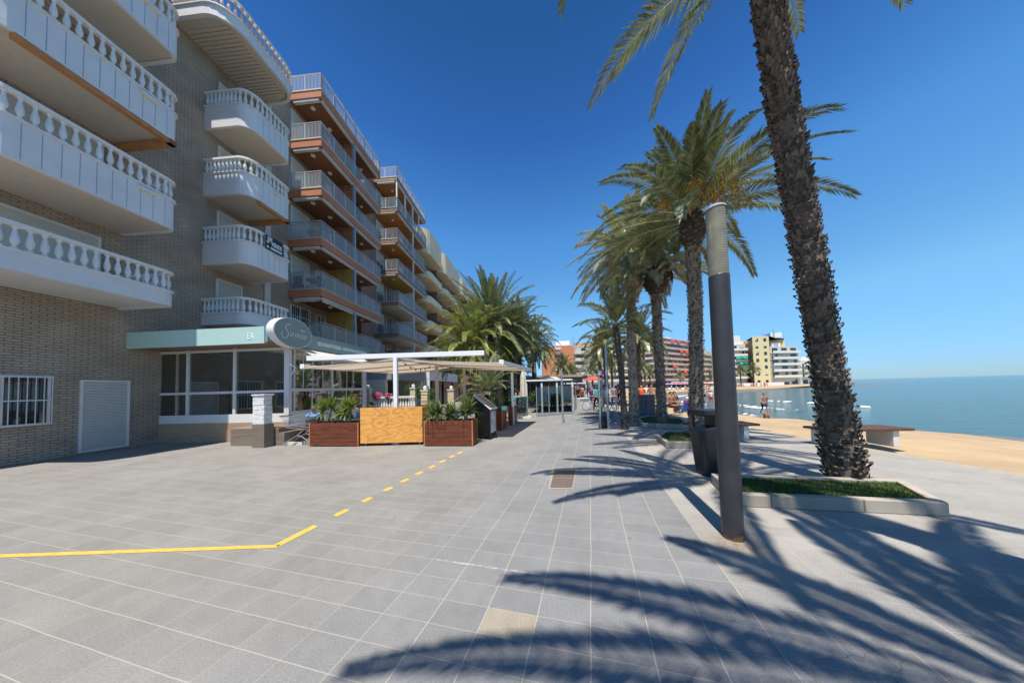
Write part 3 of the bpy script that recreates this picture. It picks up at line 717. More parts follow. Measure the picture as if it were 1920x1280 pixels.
# ------------------------------------------------------------------ restaurant
rc = G(541, 827)
RS = thing('restaurant', 'glazed ground floor restaurant with a pale teal sign band, seen on the left', 'restaurant', (rc.x, rc.y, 0), SROT)
FRW = mat('frame_paint', (.66, .63, .60), rough=.5)
LEN = 4.35
WOODT = mat('wood_look_tile', (.42, .27, .17), rough=.55, noise=.16, nscale=1.2, aniso=(1, 1, 14))
WOODG = mat('grey_brown_tile', (.20, .155, .12), rough=.55, noise=.2, nscale=1.0, aniso=(1, 1, 14))
b = MB(); b.box(-4.5, -.02, .02, LEN+.02, .42, .95); b.build('terrace_floor', mat('terrace_floor', (.25, .22, .2), noise=.1), RS)
b = MB(); b.box(-.14, 0, 0, LEN, .44, 1.0); b.box(-5.4, -.14, 0, .14, .70, 1.0); b.build('low_wall', WHITE, RS)
b = MB(); b.box(-.12, .02, 0.03, LEN, 0, .438); b.build('side_plinth', WOODG, RS)
b = MB(); b.box(-5.4, -.0, -.012, .12, 0, .70); b.build('front_plinth', WOODT, RS)
f = MB()
for y0, y1 in ((0, .13), (.22, .27), (2.05, 2.14), (LEN-.17, LEN)): f.box(-.10, 0, y0, y1, 1.0, 3.42)
f.box(-.09, -.005, .13, LEN-.17, 1.78, 1.9); f.box(-.09, -.005, .13, LEN-.17, 3.32, 3.4); f.box(-.09, -.005, .13, LEN-.17, 1.0, 1.06)
for y in (1.05, 3.0): f.box(-.08, -.015, y-.02, y+.02, 1.06, 1.78)
for y in (.65, 1.1, 1.6, 2.6, 3.05, 3.5): f.box(-.06, -.03, y-.012, y+.012, 1.9, 3.32)
for x0, x1 in ((-.19, -.10), (-2.2, -2.1), (-4.1, -4.0)): f.box(x0, x1, .0, .1, 1.0, 3.42)
f.box(-5.4, -.19, .005, .09, 1.76, 1.85); f.box(-5.4, -.19, .005, .09, 3.3, 3.4)
f.build('window_frame', FRW, RS, bevel=.006)
GLS = glass_mat('shop_glass', (.74, .78, .76), .2)
g = MB(); g.box(-.055, -.045, .13, LEN-.17, 1.06, 3.32); g.build('window_glass', GLS, RS)
g = MB(); g.box(-5.4, -.19, .04, .05, 1.0, 3.3); g.build('window_glass', GLS, RS)
b = MB(); b.box(-4.55, -4.45, .02, LEN+.02, .95, 3.4); b.build('back_wall', BRICKC, RS)
b = MB(); b.box(-4.5, .0, LEN+.02, LEN+.12, 0, 3.45); b.build('end_wall', FRW, RS)
b = MB(); b.box(-3.2, -2.4, .6, 3.6, .95, 1.9); b.box(-4.4, -4.1, .7, 3.9, 1.0, 2.4); b.build('bar_counter', mat('bar_wood', (.32, .18, .09), noise=.2, nscale=3), RS)
b = MB()
for q in range(14): b.lathe((-2.8+.1*sin(q*2.1), .75+q*.2, 1.9), [(.035, 0), (.035, .18), (.014, .24), (.014, .3)], 8)
b.build('bottle', mat('bottle_glass', (.30, .22, .10), rough=.2, island=.6), RS)['kind'] = 'stuff'
b = MB(); b.box(-5.6, .01, -.8, .12, 3.42, 3.46); b.box(-.35, .01, .12, LEN+.5, 3.42, 3.46); b.build('roof_edge', mat('weathered_edge', (.24, .17, .12), rough=.9, noise=.3, nscale=8), RS)
b = MB(); b.box(-5.6, -.35, .12, LEN+.5, 3.44, 3.455); b.build('added_light_roof', mat('white_light_roof', (.75, .74, .70), rough=.8, trans=.7), RS)  # unseen translucent roof, added to let daylight into the restaurant
TEAL_SHADE = mat('teal_sign_shaded', (.20, .305, .30), rough=.5, noise=.03); TEAL_LIT = mat('teal_sign_lit', (.42, .60, .56), rough=.5, noise=.03)  # one teal; shaded side and sunlit front are painted into the colours
b = MB(); b.box(-.06, .03, -.8, LEN+.5, 3.46, 4.02); sb = b.build('sign_band', TEAL_SHADE, RS)
b = MB(); b.box(-5.6, -.06, -.83, -.76, 3.40, 3.96); sf = b.build('sign_front', TEAL_LIT, RS)
LETW = mat('sign_letters', (.80, .82, .80), rough=.5)
b = text_mesh('RESTAURANTE PIZZERIA - GASTRONOMIA MEDITERRANEA', .215, .58, .004, .004)
wd = max(v[0] for v in b.v) - min(v[0] for v in b.v); kx = 3.25/wd
xform(b, lambda v: (-v.y+.036, v.x*kx+2.86, v.z+3.72)); b.build('sign_lettering', LETW, sb)
b = text_mesh('EA', .30, .7, .004, .006, align='RIGHT'); xform(b, lambda v: (v.x-.42, v.y-.836, v.z+3.64)); b.build('sign_lettering', LETW, sf)
# oval sign
O = thing('oval_sign', 'oval grey green restaurant sign with thin white script, on the corner of the sign band', 'sign', (0, 0, 0), SROT)
O.location = Vector((rc.x, rc.y, 0)) + Matrix.Rotation(SROT, 3, 'Z') @ Vector((.06, -.12, 3.86))
def oval(b, rx, rz, x0, x1, n=48):
    vs = [(x0, rx*cos(2*pi*k/n), rz*sin(2*pi*k/n)) for k in range(n)] + [(x1, rx*cos(2*pi*k/n), rz*sin(2*pi*k/n)) for k in range(n)]
    b.add(vs, [tuple(range(n))[::-1], tuple(range(n, 2*n))] + [(i, (i+1) % n, n+(i+1) % n, n+i) for i in range(n)])
b = MB(); oval(b, .76, .53, 0, .26); b.build('rim', WHITE, O, local=True)
b = MB(); oval(b, .735, .51, .2601, .268); b.build('face', mat('oval_face', (.215, .285, .265), rough=.5, noise=.03), O, local=True)
b = MB()
def uv(x, y): return (.274, (x-432)/210*.70, -(y-405)/175*.50)
strokes = [[(388, 325), (372, 308), (345, 318), (328, 350), (338, 382), (358, 410), (360, 445), (342, 480), (318, 490), (296, 474), (286, 445), (292, 418)],
    [(388, 400), (380, 425), (384, 450), (396, 445)], [(391, 372), (392, 378)], [(412, 402), (408, 428), (404, 452)], [(406, 430), (416, 410), (430, 404)],
    [(458, 408), (444, 418), (440, 440), (452, 452), (468, 442), (470, 420), (460, 408)], [(506, 414), (494, 406), (484, 420), (482, 442), (494, 453), (508, 446)],
    [(542, 414), (530, 406), (520, 420), (518, 442), (530, 453), (544, 446)], [(566, 408), (554, 418), (550, 440), (562, 455), (576, 444), (577, 420), (568, 408)],
    [(470, 425), (482, 418)], [(508, 446), (518, 438)], [(544, 446), (551, 438)]]
for s_ in strokes: b.tube([uv(*p) for p in s_], .0085, 6)
for cx, cy, an in ((512, 356, -.5), (530, 348, -.2), (552, 358, .75)):
    vs = []
    for k in range(12):
        a_ = 2*pi*k/12; u, v = .012*cos(a_), .048*sin(a_); c_ = uv(cx, cy); vs.append((.274, c_[1]+u*cos(an)+v*sin(an), c_[2]-u*sin(an)+v*cos(an)))
    b.add(vs, [tuple(range(12))])
b.build('script_lettering', LETW, O, local=True)
# entrance steps and split-face pillar
pb = G(495, 839.5)
t = thing('gate_pillar', 'white split-face block pillar on a brown tiled base by the steps', 'pillar', pb, SROT)
b = MB(); b.box(-.42, .0, 0, .32, 0, .74); b.build('tiled_base', WOODG, t, local=True)
b = MB(); b.box(-.45, -.002, -.004, .002, 0, .70); 
rn = random.Random(3); b2 = MB(); z = .745
for k in range(6):
    b2.box(-.42, -.02-rn.uniform(0, .02), rn.uniform(0, .015), .30-rn.uniform(0, .02), z, z+.145); z += .152
b2.box(-.44, 0.01, -.02, .32, z, z+.05)
SPL = mat('split_stone', (.72, .71, .68), rough=.9, noise=.08, nscale=9, bump=1.0, bscale=28); b2.build('stone_blocks', SPL, t, local=True, bevel=.012)
t = thing('entrance_steps', 'brown tiled entrance steps beside the white block pillar', 'steps', (pb.x, pb.y, 0), SROT)
for k, (x1, z1) in enumerate(((.33, .42), (.13, .58))):
    b = MB(); b.box(-1.6, x1, .35, 1.15, 0.0 if k == 0 else .42, z1); b.build('step', WOODG, t, local=True, bevel=.008)
b = MB(); b.box(.02, .95, .36, .42, 0, .1); b.build('kerb', CREAMR, t, local=True)

# ------------------------------------------------------------------ retractable terrace canopy
SAIL = mat('canopy_fabric', (.66, .54, .42), rough=.85, noise=.05, nscale=1.2, trans=.42)
WP = mat('white_powder_coat', (.80, .80, .79), rough=.35)
GP = mat('beige_powder_coat', (.46, .42, .38), rough=.45)
DB = 8.45
PG = thing('terrace_canopy', 'beige fabric terrace canopy on white beams with sloping wings', 'canopy', G(742, 826))
bl, br_ = at(577, 672, DB), at(908, 661.5, DB)
bm = MB(); bm.bar(bl, br_, .12, .15); bm.build('front_beam', WP, PG, bevel=.008)
M0 = at(738, 668, DB); d13 = Vector((.31, 1, 0)).normalized()
def mb_(D): return M0 + d13*((D-DB)/d13.y)
zb = M0.z-.05
m1, m3_ = mb_(DB+.06), mb_(12.5); m1.z = m3_.z = zb
bm = MB(); bm.bar(m1, m3_, .14, .12); bm.build('main_beam', GP, PG, bevel=.008)
for px, D, mt in ((742, DB, WP), (819, 10.4, GP), (870, 12.2, GP)):
    p = at(px, 700, D); b = MB(); b.box(p.x-.06, p.x+.06, p.y-.06+.0, p.y+.06, 0, (br_.z-.08) if D == DB else zb-.07); b.box(p.x-.11, p.x+.11, p.y-.11, p.y+.11, 0, .015); b.build('post', mt, PG, bevel=.006)
L1_ = at(567, 687, DB-.1); R1_ = at(940, 679, DB-.2)
L3_ = L1_ + d13*((12.5-DB)/d13.y); R3_ = R1_ + d13*((12.4-DB)/d13.y); L3_.z = L1_.z; R3_.z = R1_.z
def wing(a, b_, c_, d_, name):
    """a-b ridge side, c-d outer side; fabric with shallow folds between ribs"""
    nu, nv_ = 30, 16; vs = []
    for i in range(nu+1):
        u = i/nu; p = a.lerp(b_, u); q = d_.lerp(c_, u)
        for j in range(nv_+1):
            v = j/nv_; r_ = p.lerp(q, v); r_.z -= .05*sin(pi*v) + .035*abs(sin(u*pi*6)); vs.append(r_)
    m_ = MB().add(vs, [(i*(nv_+1)+j, i*(nv_+1)+j+1, (i+1)*(nv_+1)+j+1, (i+1)*(nv_+1)+j) for i in range(nu) for j in range(nv_)])
    return m_.build(name, SAIL, PG, smooth=True)
up = Vector((0, 0, .03))
wing(m1+up, m3_+up, L3_, L1_, 'fabric'); wing(m1+up, m3_+up, R3_, R1_, 'fabric')
b = MB(); b.bar(L1_, L3_, .09, .11); b.bar(L1_+Vector((0, -.02, 0)), L1_ + Vector((0, .03, 0)), .14, .15); b.build('front_rail', WP, PG, bevel=.01)
b = MB(); b.bar(R1_, R3_, .10, .12); b.bar(R1_+Vector((0, -.02, 0)), R1_ + Vector((0, .03, 0)), .15, .16); b.build('front_rail', WP, PG, bevel=.01)
for u in (.0, .33, .66, 1.0):
    b = MB(); b.bar(m1.lerp(m3_, u)-Vector((0, 0, .09)), R1_.lerp(R3_, u)-Vector((0, 0, .06)), .05, .04); b.bar(m1.lerp(m3_, u)-Vector((0, 0, .09)), L1_.lerp(L3_, u)-Vector((0, 0, .06)), .05, .04); b.build('rib', GP, PG)
p4 = G(962.5, 796); b = MB(); b.box(p4.x-.055, p4.x+.055, p4.y-.055, p4.y+.055, 0, 2.42); b.build('post', WP, PG, bevel=.006)
# wall mounted awning over the glazing
AW = thing('wall_awning', 'cream awning fixed under the teal sign band above the glazing', 'awning', (rc.x, rc.y, 0), SROT)
b = MB(); n = 26; vs = []
for i in range(n+1):
    y = .25+(LEN-.45)*i/n; vs += [(.05, y, 3.40), (.4, y-.0, 3.24-.02*abs(sin(i*.8))), (.72, y-.05, 3.08)]
b.add(vs, [(3*i+j, 3*i+j+1, 3*i+j+4, 3*i+j+3) for i in range(n) for j in (0, 1)]); b.build('fabric', mat('cream_awning', (.74, .68, .56), rough=.85, trans=.25), AW)
b = MB(); b.bar((.73, .2, 3.06), (.73, LEN-.2, 3.06), .06, .08); b.build('front_rail', WP, AW)
b = MB(); b.tube([(.02, .06, 2.35), (.45, -.2, 2.62), (.8, -.75, 2.66)], .018, 6); b.tube([(.05, 2.1, 3.0), (.4, 2.0, 3.1), (.72, 1.9, 3.05)], .015, 6); b.build('arm', WP, AW)
# string lights
BLK = mat('black_rubber', (.015, .015, .015), rough=.5)
def string(a, c, n, sag, lab, tl=None):
    t = thing('string_lights', lab, 'string lights', a, group='string lights under the canopy'); b = MB(); pts = []
    for k in range(25): u = k/24; p = a.lerp(c, u); p.z -= sag*4*u*(1-u); pts.append(p)
    b.tube(pts, .007, 5); b.build('cable', BLK, t); b = MB()
    for k in range(1, n+1):
        u = k/(n+1); p = a.lerp(c, u); p.z -= sag*4*u*(1-u); b.lathe(p-Vector((0, 0, .085)), [(.0, 0), (.022, .015), (.026, .04), (.016, .06), (.016, .085)], 8)
    b.build('bulb', mat('bulb_dark', (.05, .035, .03), rough=.2), t)
string(at(749, 672, 8.5), at(813, 681, 10.3), 6, .28, 'dark festoon bulbs strung between the white front post and the second post')
string(at(821, 682, 10.4), at(867, 690, 12.1), 5, .26, 'dark festoon bulbs strung between the two beige posts')

# ------------------------------------------------------------------ planters, counter, menu stand
STAIN = mat('red_brown_stain', (.15, .040, .015), rough=.5, noise=.38, nscale=2.6, aniso=(1, 1, 9), island=.12)
STAIN2 = mat('orange_stain', (.50, .17, .05), rough=.5, noise=.2, nscale=4)
LEAF = mat('yucca_leaf', (.20, .27, .045), rough=.45, island=.45, trans=.25)
LEAFD = mat('cordyline_leaf', (.13, .18, .05), rough=.4, island=.5, trans=.2)
BARK = mat('yucca_stem', (.28, .22, .15), rough=.9, noise=.2, nscale=20)
def rosette(b, c, n, L_, rn, w=.045, lo=-20, hi=85, droop=.35):
    for k in range(n):
        az = rn.uniform(0, 2*pi); el = R(lo + (hi-lo)*(rn.random()**.8)); l = L_*rn.uniform(.75, 1.1)
        d = Vector((cos(az)*cos(el), sin(az)*cos(el), sin(el))); s_ = Vector((-sin(az), cos(az), 0))*w/2*rn.uniform(.8, 1.2)
        prev = None; vs = []; p = Vector(c); m = 4
        for j in range(m+1):
            u = j/m; ww = (1.0, 1.15, .95, .6, .06)[j]; vs += [p - s_*ww, p + s_*ww]
            d = (d - Vector((0, 0, droop*u/m*1.6))).normalized(); p = p + d*l/m
        b.add(vs, [(2*j, 2*j+1, 2*j+3, 2*j+2) for j in range(m)])
def planter(pl, pr, pyb, ztop, depth, label, plants=True):
    a = G(pl, pyb); c = G(pr, pyb); t = thing('planter_box', label, 'planter', a, group='red brown timber planters round the terrace')
    xd = (c-a).normalized(); yd = Vector((-xd.y, xd.x, 0)); L_ = (c-a).length
    def P(u, v, z): q = a + xd*u + yd*v; return (q.x, q.y, z)
    def bx(b, u0, u1, v0, v1, z0, z1):
        b.add([P(u0, v0, z0), P(u1, v0, z0), P(u1, v1, z0), P(u0, v1, z0), P(u0, v0, z1), P(u1, v0, z1), P(u1, v1, z1), P(u0, v1, z1)], [(0,3,2,1),(4,5,6,7),(0,1,5,4),(1,2,6,5),(2,3,7,6),(3,0,4,7)])
    b = MB(); nb = 6
    for k in range(nb):
        z0 = .03 + (ztop-.03)*k/nb; z1 = .03 + (ztop-.03)*(k+1)/nb - .004
        bx(b, .03, L_-.03, 0, .02, z0, z1); bx(b, .03, L_-.03, depth-.02, depth, z0, z1); bx(b, 0, .02, .03, depth-.03, z0, z1); bx(b, L_-.02, L_, .03, depth-.03, z0, z1)
    b.build('board', STAIN, t)
    for u in (0, L_-.03):
        for v in (-.004, depth-.026): b = MB(); bx(b, u-.002, u+.032, v, v+.03, .0, ztop+.004); b.build('corner_post', STAIN2, t)
    b = MB(); bx(b, .03, L_-.03, .02, depth-.02, ztop-.12, ztop-.06); b.build('soil', mat('soil', (.06, .045, .035), rough=.95, noise=.3, nscale=30), t)
    return t, P, L_
t1, P_, L_ = planter(579.5, 672, 837, .75, .55, 'left red brown plank planter with tall yuccas, beside the shopping trolley')
t2, Q_, L2_ = planter(795, 887, 836.5, .77, .55, 'red brown plank planter with low spiky plants, right of the plywood counter')
def plant(name, label, base, stems, leafm, L_, n, seed, lo, droop, cat='plant', group=None):
    t = thing(name, label, cat, base, group=group); rn = random.Random(seed); b = MB(); f_ = MB()
    for (dx, dy, h) in stems:
        tip = Vector(base) + Vector((dx, dy, h)); st = Vector(base) + Vector((dx*.4, dy*.4, -.05))
        b.tube([st, st.lerp(tip, .5)+Vector((.01, 0, 0)), tip], [.03, .026, .03], 7); rosette(f_, tip, n, L_, rn, lo=lo, droop=droop)
    b.build('stem', BARK, t); f_.build('leaves', leafm, t); return t
def V(tp): return Vector(tp)
plant('yucca', 'yucca with two light green crowns at the left end of the left planter', V(P_(.26, .27, .68)), [(-.03, 0, .42), (.24, .05, .52)], LEAF, .46, 75, 1, -35, .35)
plant('yucca', 'small low yucca in the middle of the left planter', V(P_(.74, .3, .68)), [(.02, 0, .30)], LEAF, .24, 40, 2, -30, .3)
plant('yucca', 'tall yucca at the right end of the left planter beside the plywood', V(P_(1.08, .27, .68)), [(-.03, 0, .42), (.12, .08, .55)], LEAF, .50, 75, 3, -35, .35)
plant('yucca', 'cut bare yucca stump with a few leaves in the left planter', V(P_(.70, .12, .68)), [(.0, 0, .17)], LEAF, .14, 6, 4, 0, .3)
plant('cordyline', 'dark green spiky plant at the left end of the right planter', V(Q_(.28, .25, .70)), [(-.1, 0, .22), (.08, .1, .30)], LEAFD, .52, 80, 5, -30, .9)
plant('cordyline', 'dark green spiky plant in the middle of the right planter', V(Q_(.72, .25, .70)), [(0, 0, .22)], LEAFD, .46, 95, 6, -30, .9)
plant('cordyline', 'dark green spiky plant at the right end of the right planter', V(Q_(1.2, .25, .70)), [(.02, 0, .24), (.1, .1, .34)], LEAFD, .54, 75, 7, -30, .9)
# plywood counter on castors
def ply_mat():
    m = bpy.data.materials.new('plywood'); m.use_nodes = True; N, L = NW(m); p = N['Principled BSDF']
    tc = N.new('ShaderNodeTexCoord'); mp = N.new('ShaderNodeMapping'); mp.inputs['Scale'].default_value = (.8, 1, 2.6); L.new(tc.outputs['Object'], mp.inputs[0])
    n1 = N.new('ShaderNodeTexNoise'); n1.inputs['Scale'].default_value = 1.3; n1.inputs['Detail'].default_value = 1.2; L.new(mp.outputs[0], n1.inputs['Vector'])
    ml = N.new('ShaderNodeMath'); ml.operation = 'MULTIPLY'; ml.inputs[1].default_value = 9; L.new(n1.outputs[0], ml.inputs[0])
    fr = N.new('ShaderNodeMath'); fr.operation = 'FRACT'; L.new(ml.outputs[0], fr.inputs[0])
    cr = N.new('ShaderNodeValToRGB'); e = cr.color_ramp.elements; e[0].position = 0; e[0].color = (.62, .26, .05, 1); e[1].position = .4; e[1].color = (.82, .40, .09, 1)
    x = e.new(.75); x.color = (.80, .37, .08, 1); y = e.new(1.0); y.color = (.60, .25, .045, 1)
    L.new(fr.outputs[0], cr.inputs[0])
    n2 = N.new('ShaderNodeTexNoise'); n2.inputs['Scale'].default_value = 5; n2.inputs['Detail'].default_value = 6
    mp2 = N.new('ShaderNodeMapping'); mp2.inputs['Scale'].default_value = (1, 1, 22); L.new(tc.outputs['Object'], mp2.inputs[0]); L.new(mp2.outputs[0], n2.inputs['Vector'])
    h = N.new('ShaderNodeHueSaturation'); mr = N.new('ShaderNodeMapRange'); mr.inputs[3].default_value = .82; mr.inputs[4].default_value = 1.14
    L.new(n2.outputs[0], mr.inputs[0]); L.new(mr.outputs[0], h.inputs['Value']); L.new(cr.outputs[0], h.inputs['Color']); L.new(h.outputs[0], p.inputs['Base Color'])
    p.inputs['Roughness'].default_value = .5; return m
PLY = ply_mat(); a = G(675.5, 836.5); c = G(788.5, 836); t = thing('plywood_counter', 'bright orange plywood counter on castors standing between the two planters', 'counter', a)
b = MB(); b.box(a.x, c.x, a.y, a.y+.03, .085, 1.19); b.build('front_panel', PLY, t, bevel=.003)
for x0 in (a.x, c.x-.03): b = MB(); b.box(x0, x0+.03, a.y+.031, a.y+.55, .085, 1.17); b.build('side_panel', PLY, t)
b = MB(); b.box(a.x+.03, c.x-.03, a.y+.035, a.y+.55, .085, .12); b.build('base', PLY, t)
rn = random.Random(8); b = MB()
for (x, z0, z1, n) in ((.48, .25, .52, 7), (.48, .6, .88, 7), (.86, .3, .85, 4)):
    for k in range(n): b.lathe((0, 0, 0), [(.0001, 0), (.011, 0.0)], 8, cap=False); nv0 = len(b.v)-16; ox = a.x+(c.x-a.x)*(x-.04)+rn.uniform(-.03, .03); oz = z0+(z1-z0)*k/n+.05; b.v[nv0:] = [(ox+v[0], a.y-.001, oz+v[1]) for v in b.v[nv0:]]
b.build('drilled_hole', mat('hole_dark', (.05, .02, .01)), t)
for x in (a.x+.12, (a.x+c.x)/2, c.x-.12):
    b = MB(); b.tube([(x-.015, a.y+.1, .035), (x+.015, a.y+.1, .035)], .035, 12); b.box(x-.03, x+.03, a.y+.07, a.y+.13, .06, .085); b.build('castor', METG, t)
# black menu stand with sloping top
fp = [G(891, 822), G(919, 824.5), at(929.5, 760, 9.25), at(903, 760, 9.4)]
t = thing('menu_stand', 'black wedge shaped menu stand with sloping white framed top on castors', 'menu stand', fp[0])
for p in fp: p.z = 0
zt = [1.44, 1.02, 1.0, 1.42]; b = MB(); vs = [(p.x, p.y, .1) for p in fp] + [(p.x, p.y, z) for p, z in zip(fp, zt)]
b.add(vs, [(3,2,1,0),(4,5,6,7),(0,1,5,4),(1,2,6,5),(2,3,7,6),(3,0,4,7)]); b.build('cabinet', mat('black_laminate', (.012, .013, .013), rough=.35), t, bevel=.004)
def on(u, v, dz=0):
    p = fp[0].lerp(fp[1], u).lerp(fp[3].lerp(fp[2], u), v); return Vector((p.x, p.y, zt[0]+(zt[1]-zt[0])*u+dz))
b = MB(); vs = [on(-.06, -.06, .004), on(1.09, -.06, .004), on(1.09, 1.06, .004), on(-.06, 1.06, .004)]; vs += [v+Vector((0, 0, .04)) for v in vs]
b.add(vs, [(3,2,1,0),(4,5,6,7),(0,1,5,4),(1,2,6,5),(2,3,7,6),(3,0,4,7)]); b.build('frame', mat('silver_frame', (.6, .6, .6), rough=.35), t)
b = MB(); b.add([on(.0, .04, .046), on(1.02, .04, .046), on(1.02, .94, .046), on(.0, .94, .046)], [(0, 1, 2, 3)]); b.build('menu_panel', mat('menu_dark', (.07, .075, .08), rough=.15), t)
s1, s2 = fp[1], fp[2]; nn = Vector((.006, -.002, 0)); b = MB(); b.add([s1.lerp(s2, .12)+nn+Vector((0, 0, .22)), s1.lerp(s2, .9)+nn+Vector((0, 0, .22)), s1.lerp(s2, .9)+nn+Vector((0, 0, .93)), s1.lerp(s2, .12)+nn+Vector((0, 0, .93))], [(0, 1, 2, 3)]); b.build('side_poster', mat('poster_grey', (.55, .50, .46), noise=.3, nscale=6), t)
b = MB(); b.box(fp[0].x-.05, fp[2].x+.03, fp[0].y+.0, fp[2].y+.1, .07, .10); b.build('base', BLK, t)
for p in (fp[0], fp[1], fp[2]):
    b = MB(); b.tube([(p.x-.015, p.y+.03, .035), (p.x+.015, p.y+.03, .035)], .035, 10); b.build('castor', BLK, t)
t3, A_, l3 = planter(930, 942.5, 806.5, .80, .95, 'small red brown planter behind the menu stand')
t4, C_, l4 = planter(953, 962, 797, .84, 1.2, 'farthest red brown planter by the white canopy post')
for k, (Pf, ll, y_) in enumerate(((A_, l3, .4), (C_, l4, .5))):
    plant('herb_plant', ('low leafy plant in the small planter behind the menu stand', 'low leafy plant in the farthest red brown planter')[k], V(Pf(ll/2, y_, .72)), [(0, 0, .05), (.0, .25, .05)], LEAFD, .16, 50, 11+k, -10, .4)
q = at(945.5, 759, 10.6); t = thing('mint_sign', 'small mint green sign resting on the planter behind the menu stand', 'sign', (q.x, q.y, .80)); b = MB(); b.box(q.x-.11, q.x+.11, q.y-.01, q.y+.01, .80, .98); b.build('board', mat('mint', (.30, .68, .52), rough=.4), t)
b = MB()
for k in range(5): b.box(q.x-.085+k*.037, q.x-.06+k*.037, q.y-.014, q.y-.0102, .87, .92)
b.build('lettering', WHITE, t)

# shopping trolley
STL = mat('chrome_wire', (.55, .56, .57), rough=.3, metal=.9)
ca = G(540, 834); t = thing('shopping_trolley', 'empty wire shopping trolley parked at the restaurant wall left of the planter', 'shopping trolley', ca)
def W(x, y, z): return (ca.x+x, ca.y+y, z)
# x runs right (towards the planter); handle end on the left
b = MB(); lo = [(0.05, -.16, .60), (.05, .22, .60), (.80, .18, .50), (.80, -.12, .50)]; hi = [(-.06, -.2, .93), (-.06, .26, .93), (.86, .22, 1.03), (.86, -.16, 1.03)]
def ring(P): 
    for p, q in zip(P, P[1:]+P[:1]): b.tube([W(*p), W(*q)], .009, 5)
ring(lo); ring(hi)
for u in (.33, .66): ring([tuple(l_+(h_-l_)*u for l_, h_ in zip(lp_, hp)) for lp_, hp in zip(lo, hi)])
def lr(p, q, u): return tuple(p_+(q_-p_)*u for p_, q_ in zip(p, q))
for i in range(4):
    j = (i+1) % 4; n = 16 if i % 2 else 8
    for k in range(n): u = k/n; b.tube([W(*lr(lo[i], lo[j], u)), W(*lr(hi[i], hi[j], u))], .004, 4, cap=False)
for k in range(9): u = k/8; b.tube([W(*lr(lo[0], lo[3], u)), W(*lr(lo[1], lo[2], u))], .004, 4, cap=False)
b.build('basket', STL, t)
b = MB()
for s_ in (-.14, .2): b.tube([W(.0, s_, .10), W(.42, s_, .33), W(.62, s_, .52)], .016, 6); b.tube([W(.42, s_, .33), W(.56, s_, .30), W(.82, s_, .10)], .016, 6)
b.tube([W(.0, -.14, .10), W(.0, .2, .10)], .014, 6); b.tube([W(.82, -.14, .1), W(.82, .2, .1)], .014, 6); b.build('chassis', STL, t)
b = MB(); b.tube([W(-.1, -.2, .97), W(-.1, .26, .97)], .02, 8); b.build('handle', mat('handle_plastic', (.06, .07, .09), rough=.4), t)
b = MB(); b.tube([W(.74, -.1, 1.05), W(.86, -.06, 1.03), W(.86, .1, 1.03), W(.74, .14, 1.05)], .015, 6); b.build('child_seat_flap', mat('blue_plastic', (.04, .10, .45), rough=.35), t)
for x in (0, .82):
    for s_ in (-.14, .2): b = MB(); b.tube([W(x, s_-.015, .05), W(x, s_+.015, .05)], .05, 12); b.box(W(x, s_, 0)[0]-.012, W(x, s_, 0)[0]+.012, W(x, s_, 0)[1]-.022, W(x, s_, 0)[1]-.016, .05, .11); b.build('wheel', METG, t)
# ------------------------------------------------------------------ palms
LEAFG = mat('palm_leaf', (.20, .23, .105), rough=.38, island=.45, trans=.22, spec=.6)
LEAFB = mat('palm_leaf_blue', (.38, .40, .26), rough=.36, island=.40, trans=.2, spec=.7)
LEAFY = mat('palm_leaf_yellow', (.26, .29, .07), rough=.45, island=.45, trans=.3, spec=.45)
RACH = mat('palm_rachis', (.34, .33, .15), rough=.5)
TRD = mat('palm_bark_dark', (.12, .094, .072), rough=.95, island=.55, noise=.3, nscale=20)
TRT = mat('palm_bark_tan', (.40, .335, .26), rough=.95, island=.55, noise=.3, nscale=20)
TRM = mat('palm_bark_mid', (.215, .172, .132), rough=.95, island=.6, noise=.3, nscale=20)
DEADL = mat('dead_frond', (.42, .24, .13), rough=.8, island=.3)
FRUIT = mat('fruit_stalk', (.62, .34, .05), rough=.6, island=.3)
def trunk_mesh(pts, r, ring, m, rn, sc_=1.0, flare=1.25):
    """tapered trunk wrapped in a spiral of pointed leaf-base scales"""
    b = MB(); n = len(pts); P = [Vector(p) for p in pts]; rs = [r*(flare - (flare-1)*min(1, i/2.5)) for i in range(n)]
    b.tube(P, [q*.88 for q in rs], 14)
    L_ = [0]
    for a, c in zip(P, P[1:]): L_.append(L_[-1]+(c-a).length)
    s = .02; k = 0
    while s < L_[-1]-.02:
        i = max(j for j in range(n) if L_[j] <= s); i = min(i, n-2); u = (s-L_[i])/(L_[i+1]-L_[i]); p = P[i].lerp(P[i+1], u); rr = rs[i]*(1-u)+rs[i+1]*u
        t = (P[i+1]-P[i]).normalized(); x = t.cross(Vector((0, 1, 0))).normalized(); y = t.cross(x)
        for j in range(m):
            if rn.random() < .07: continue
            a = 2*pi*(j+.5*(k % 2))/m + rn.uniform(-.13, .13); d = x*cos(a)+y*sin(a); q = (x*-sin(a)+y*cos(a))*rr*pi/m*.95
            o1 = rr*rn.uniform(.84, .90); o2 = rr*rn.choice((rn.uniform(.96, 1.1), rn.uniform(1.02, 1.22))); h = ring*rn.uniform(.7, 1.5)
            b.add([p+d*o1-q, p+d*o1+q, p+d*o2+t*h*.7+q*.55, p+d*o2*1.02+t*h, p+d*o2+t*h*.7-q*.55, p+d*rr*.85+t*h*.8-q*.6, p+d*rr*.85+t*h*.8+q*.6],
                  [(0, 1, 2, 3, 4), (4, 3, 5), (3, 2, 6), (3, 6, 5)])
        s += ring; k += 1
    return b
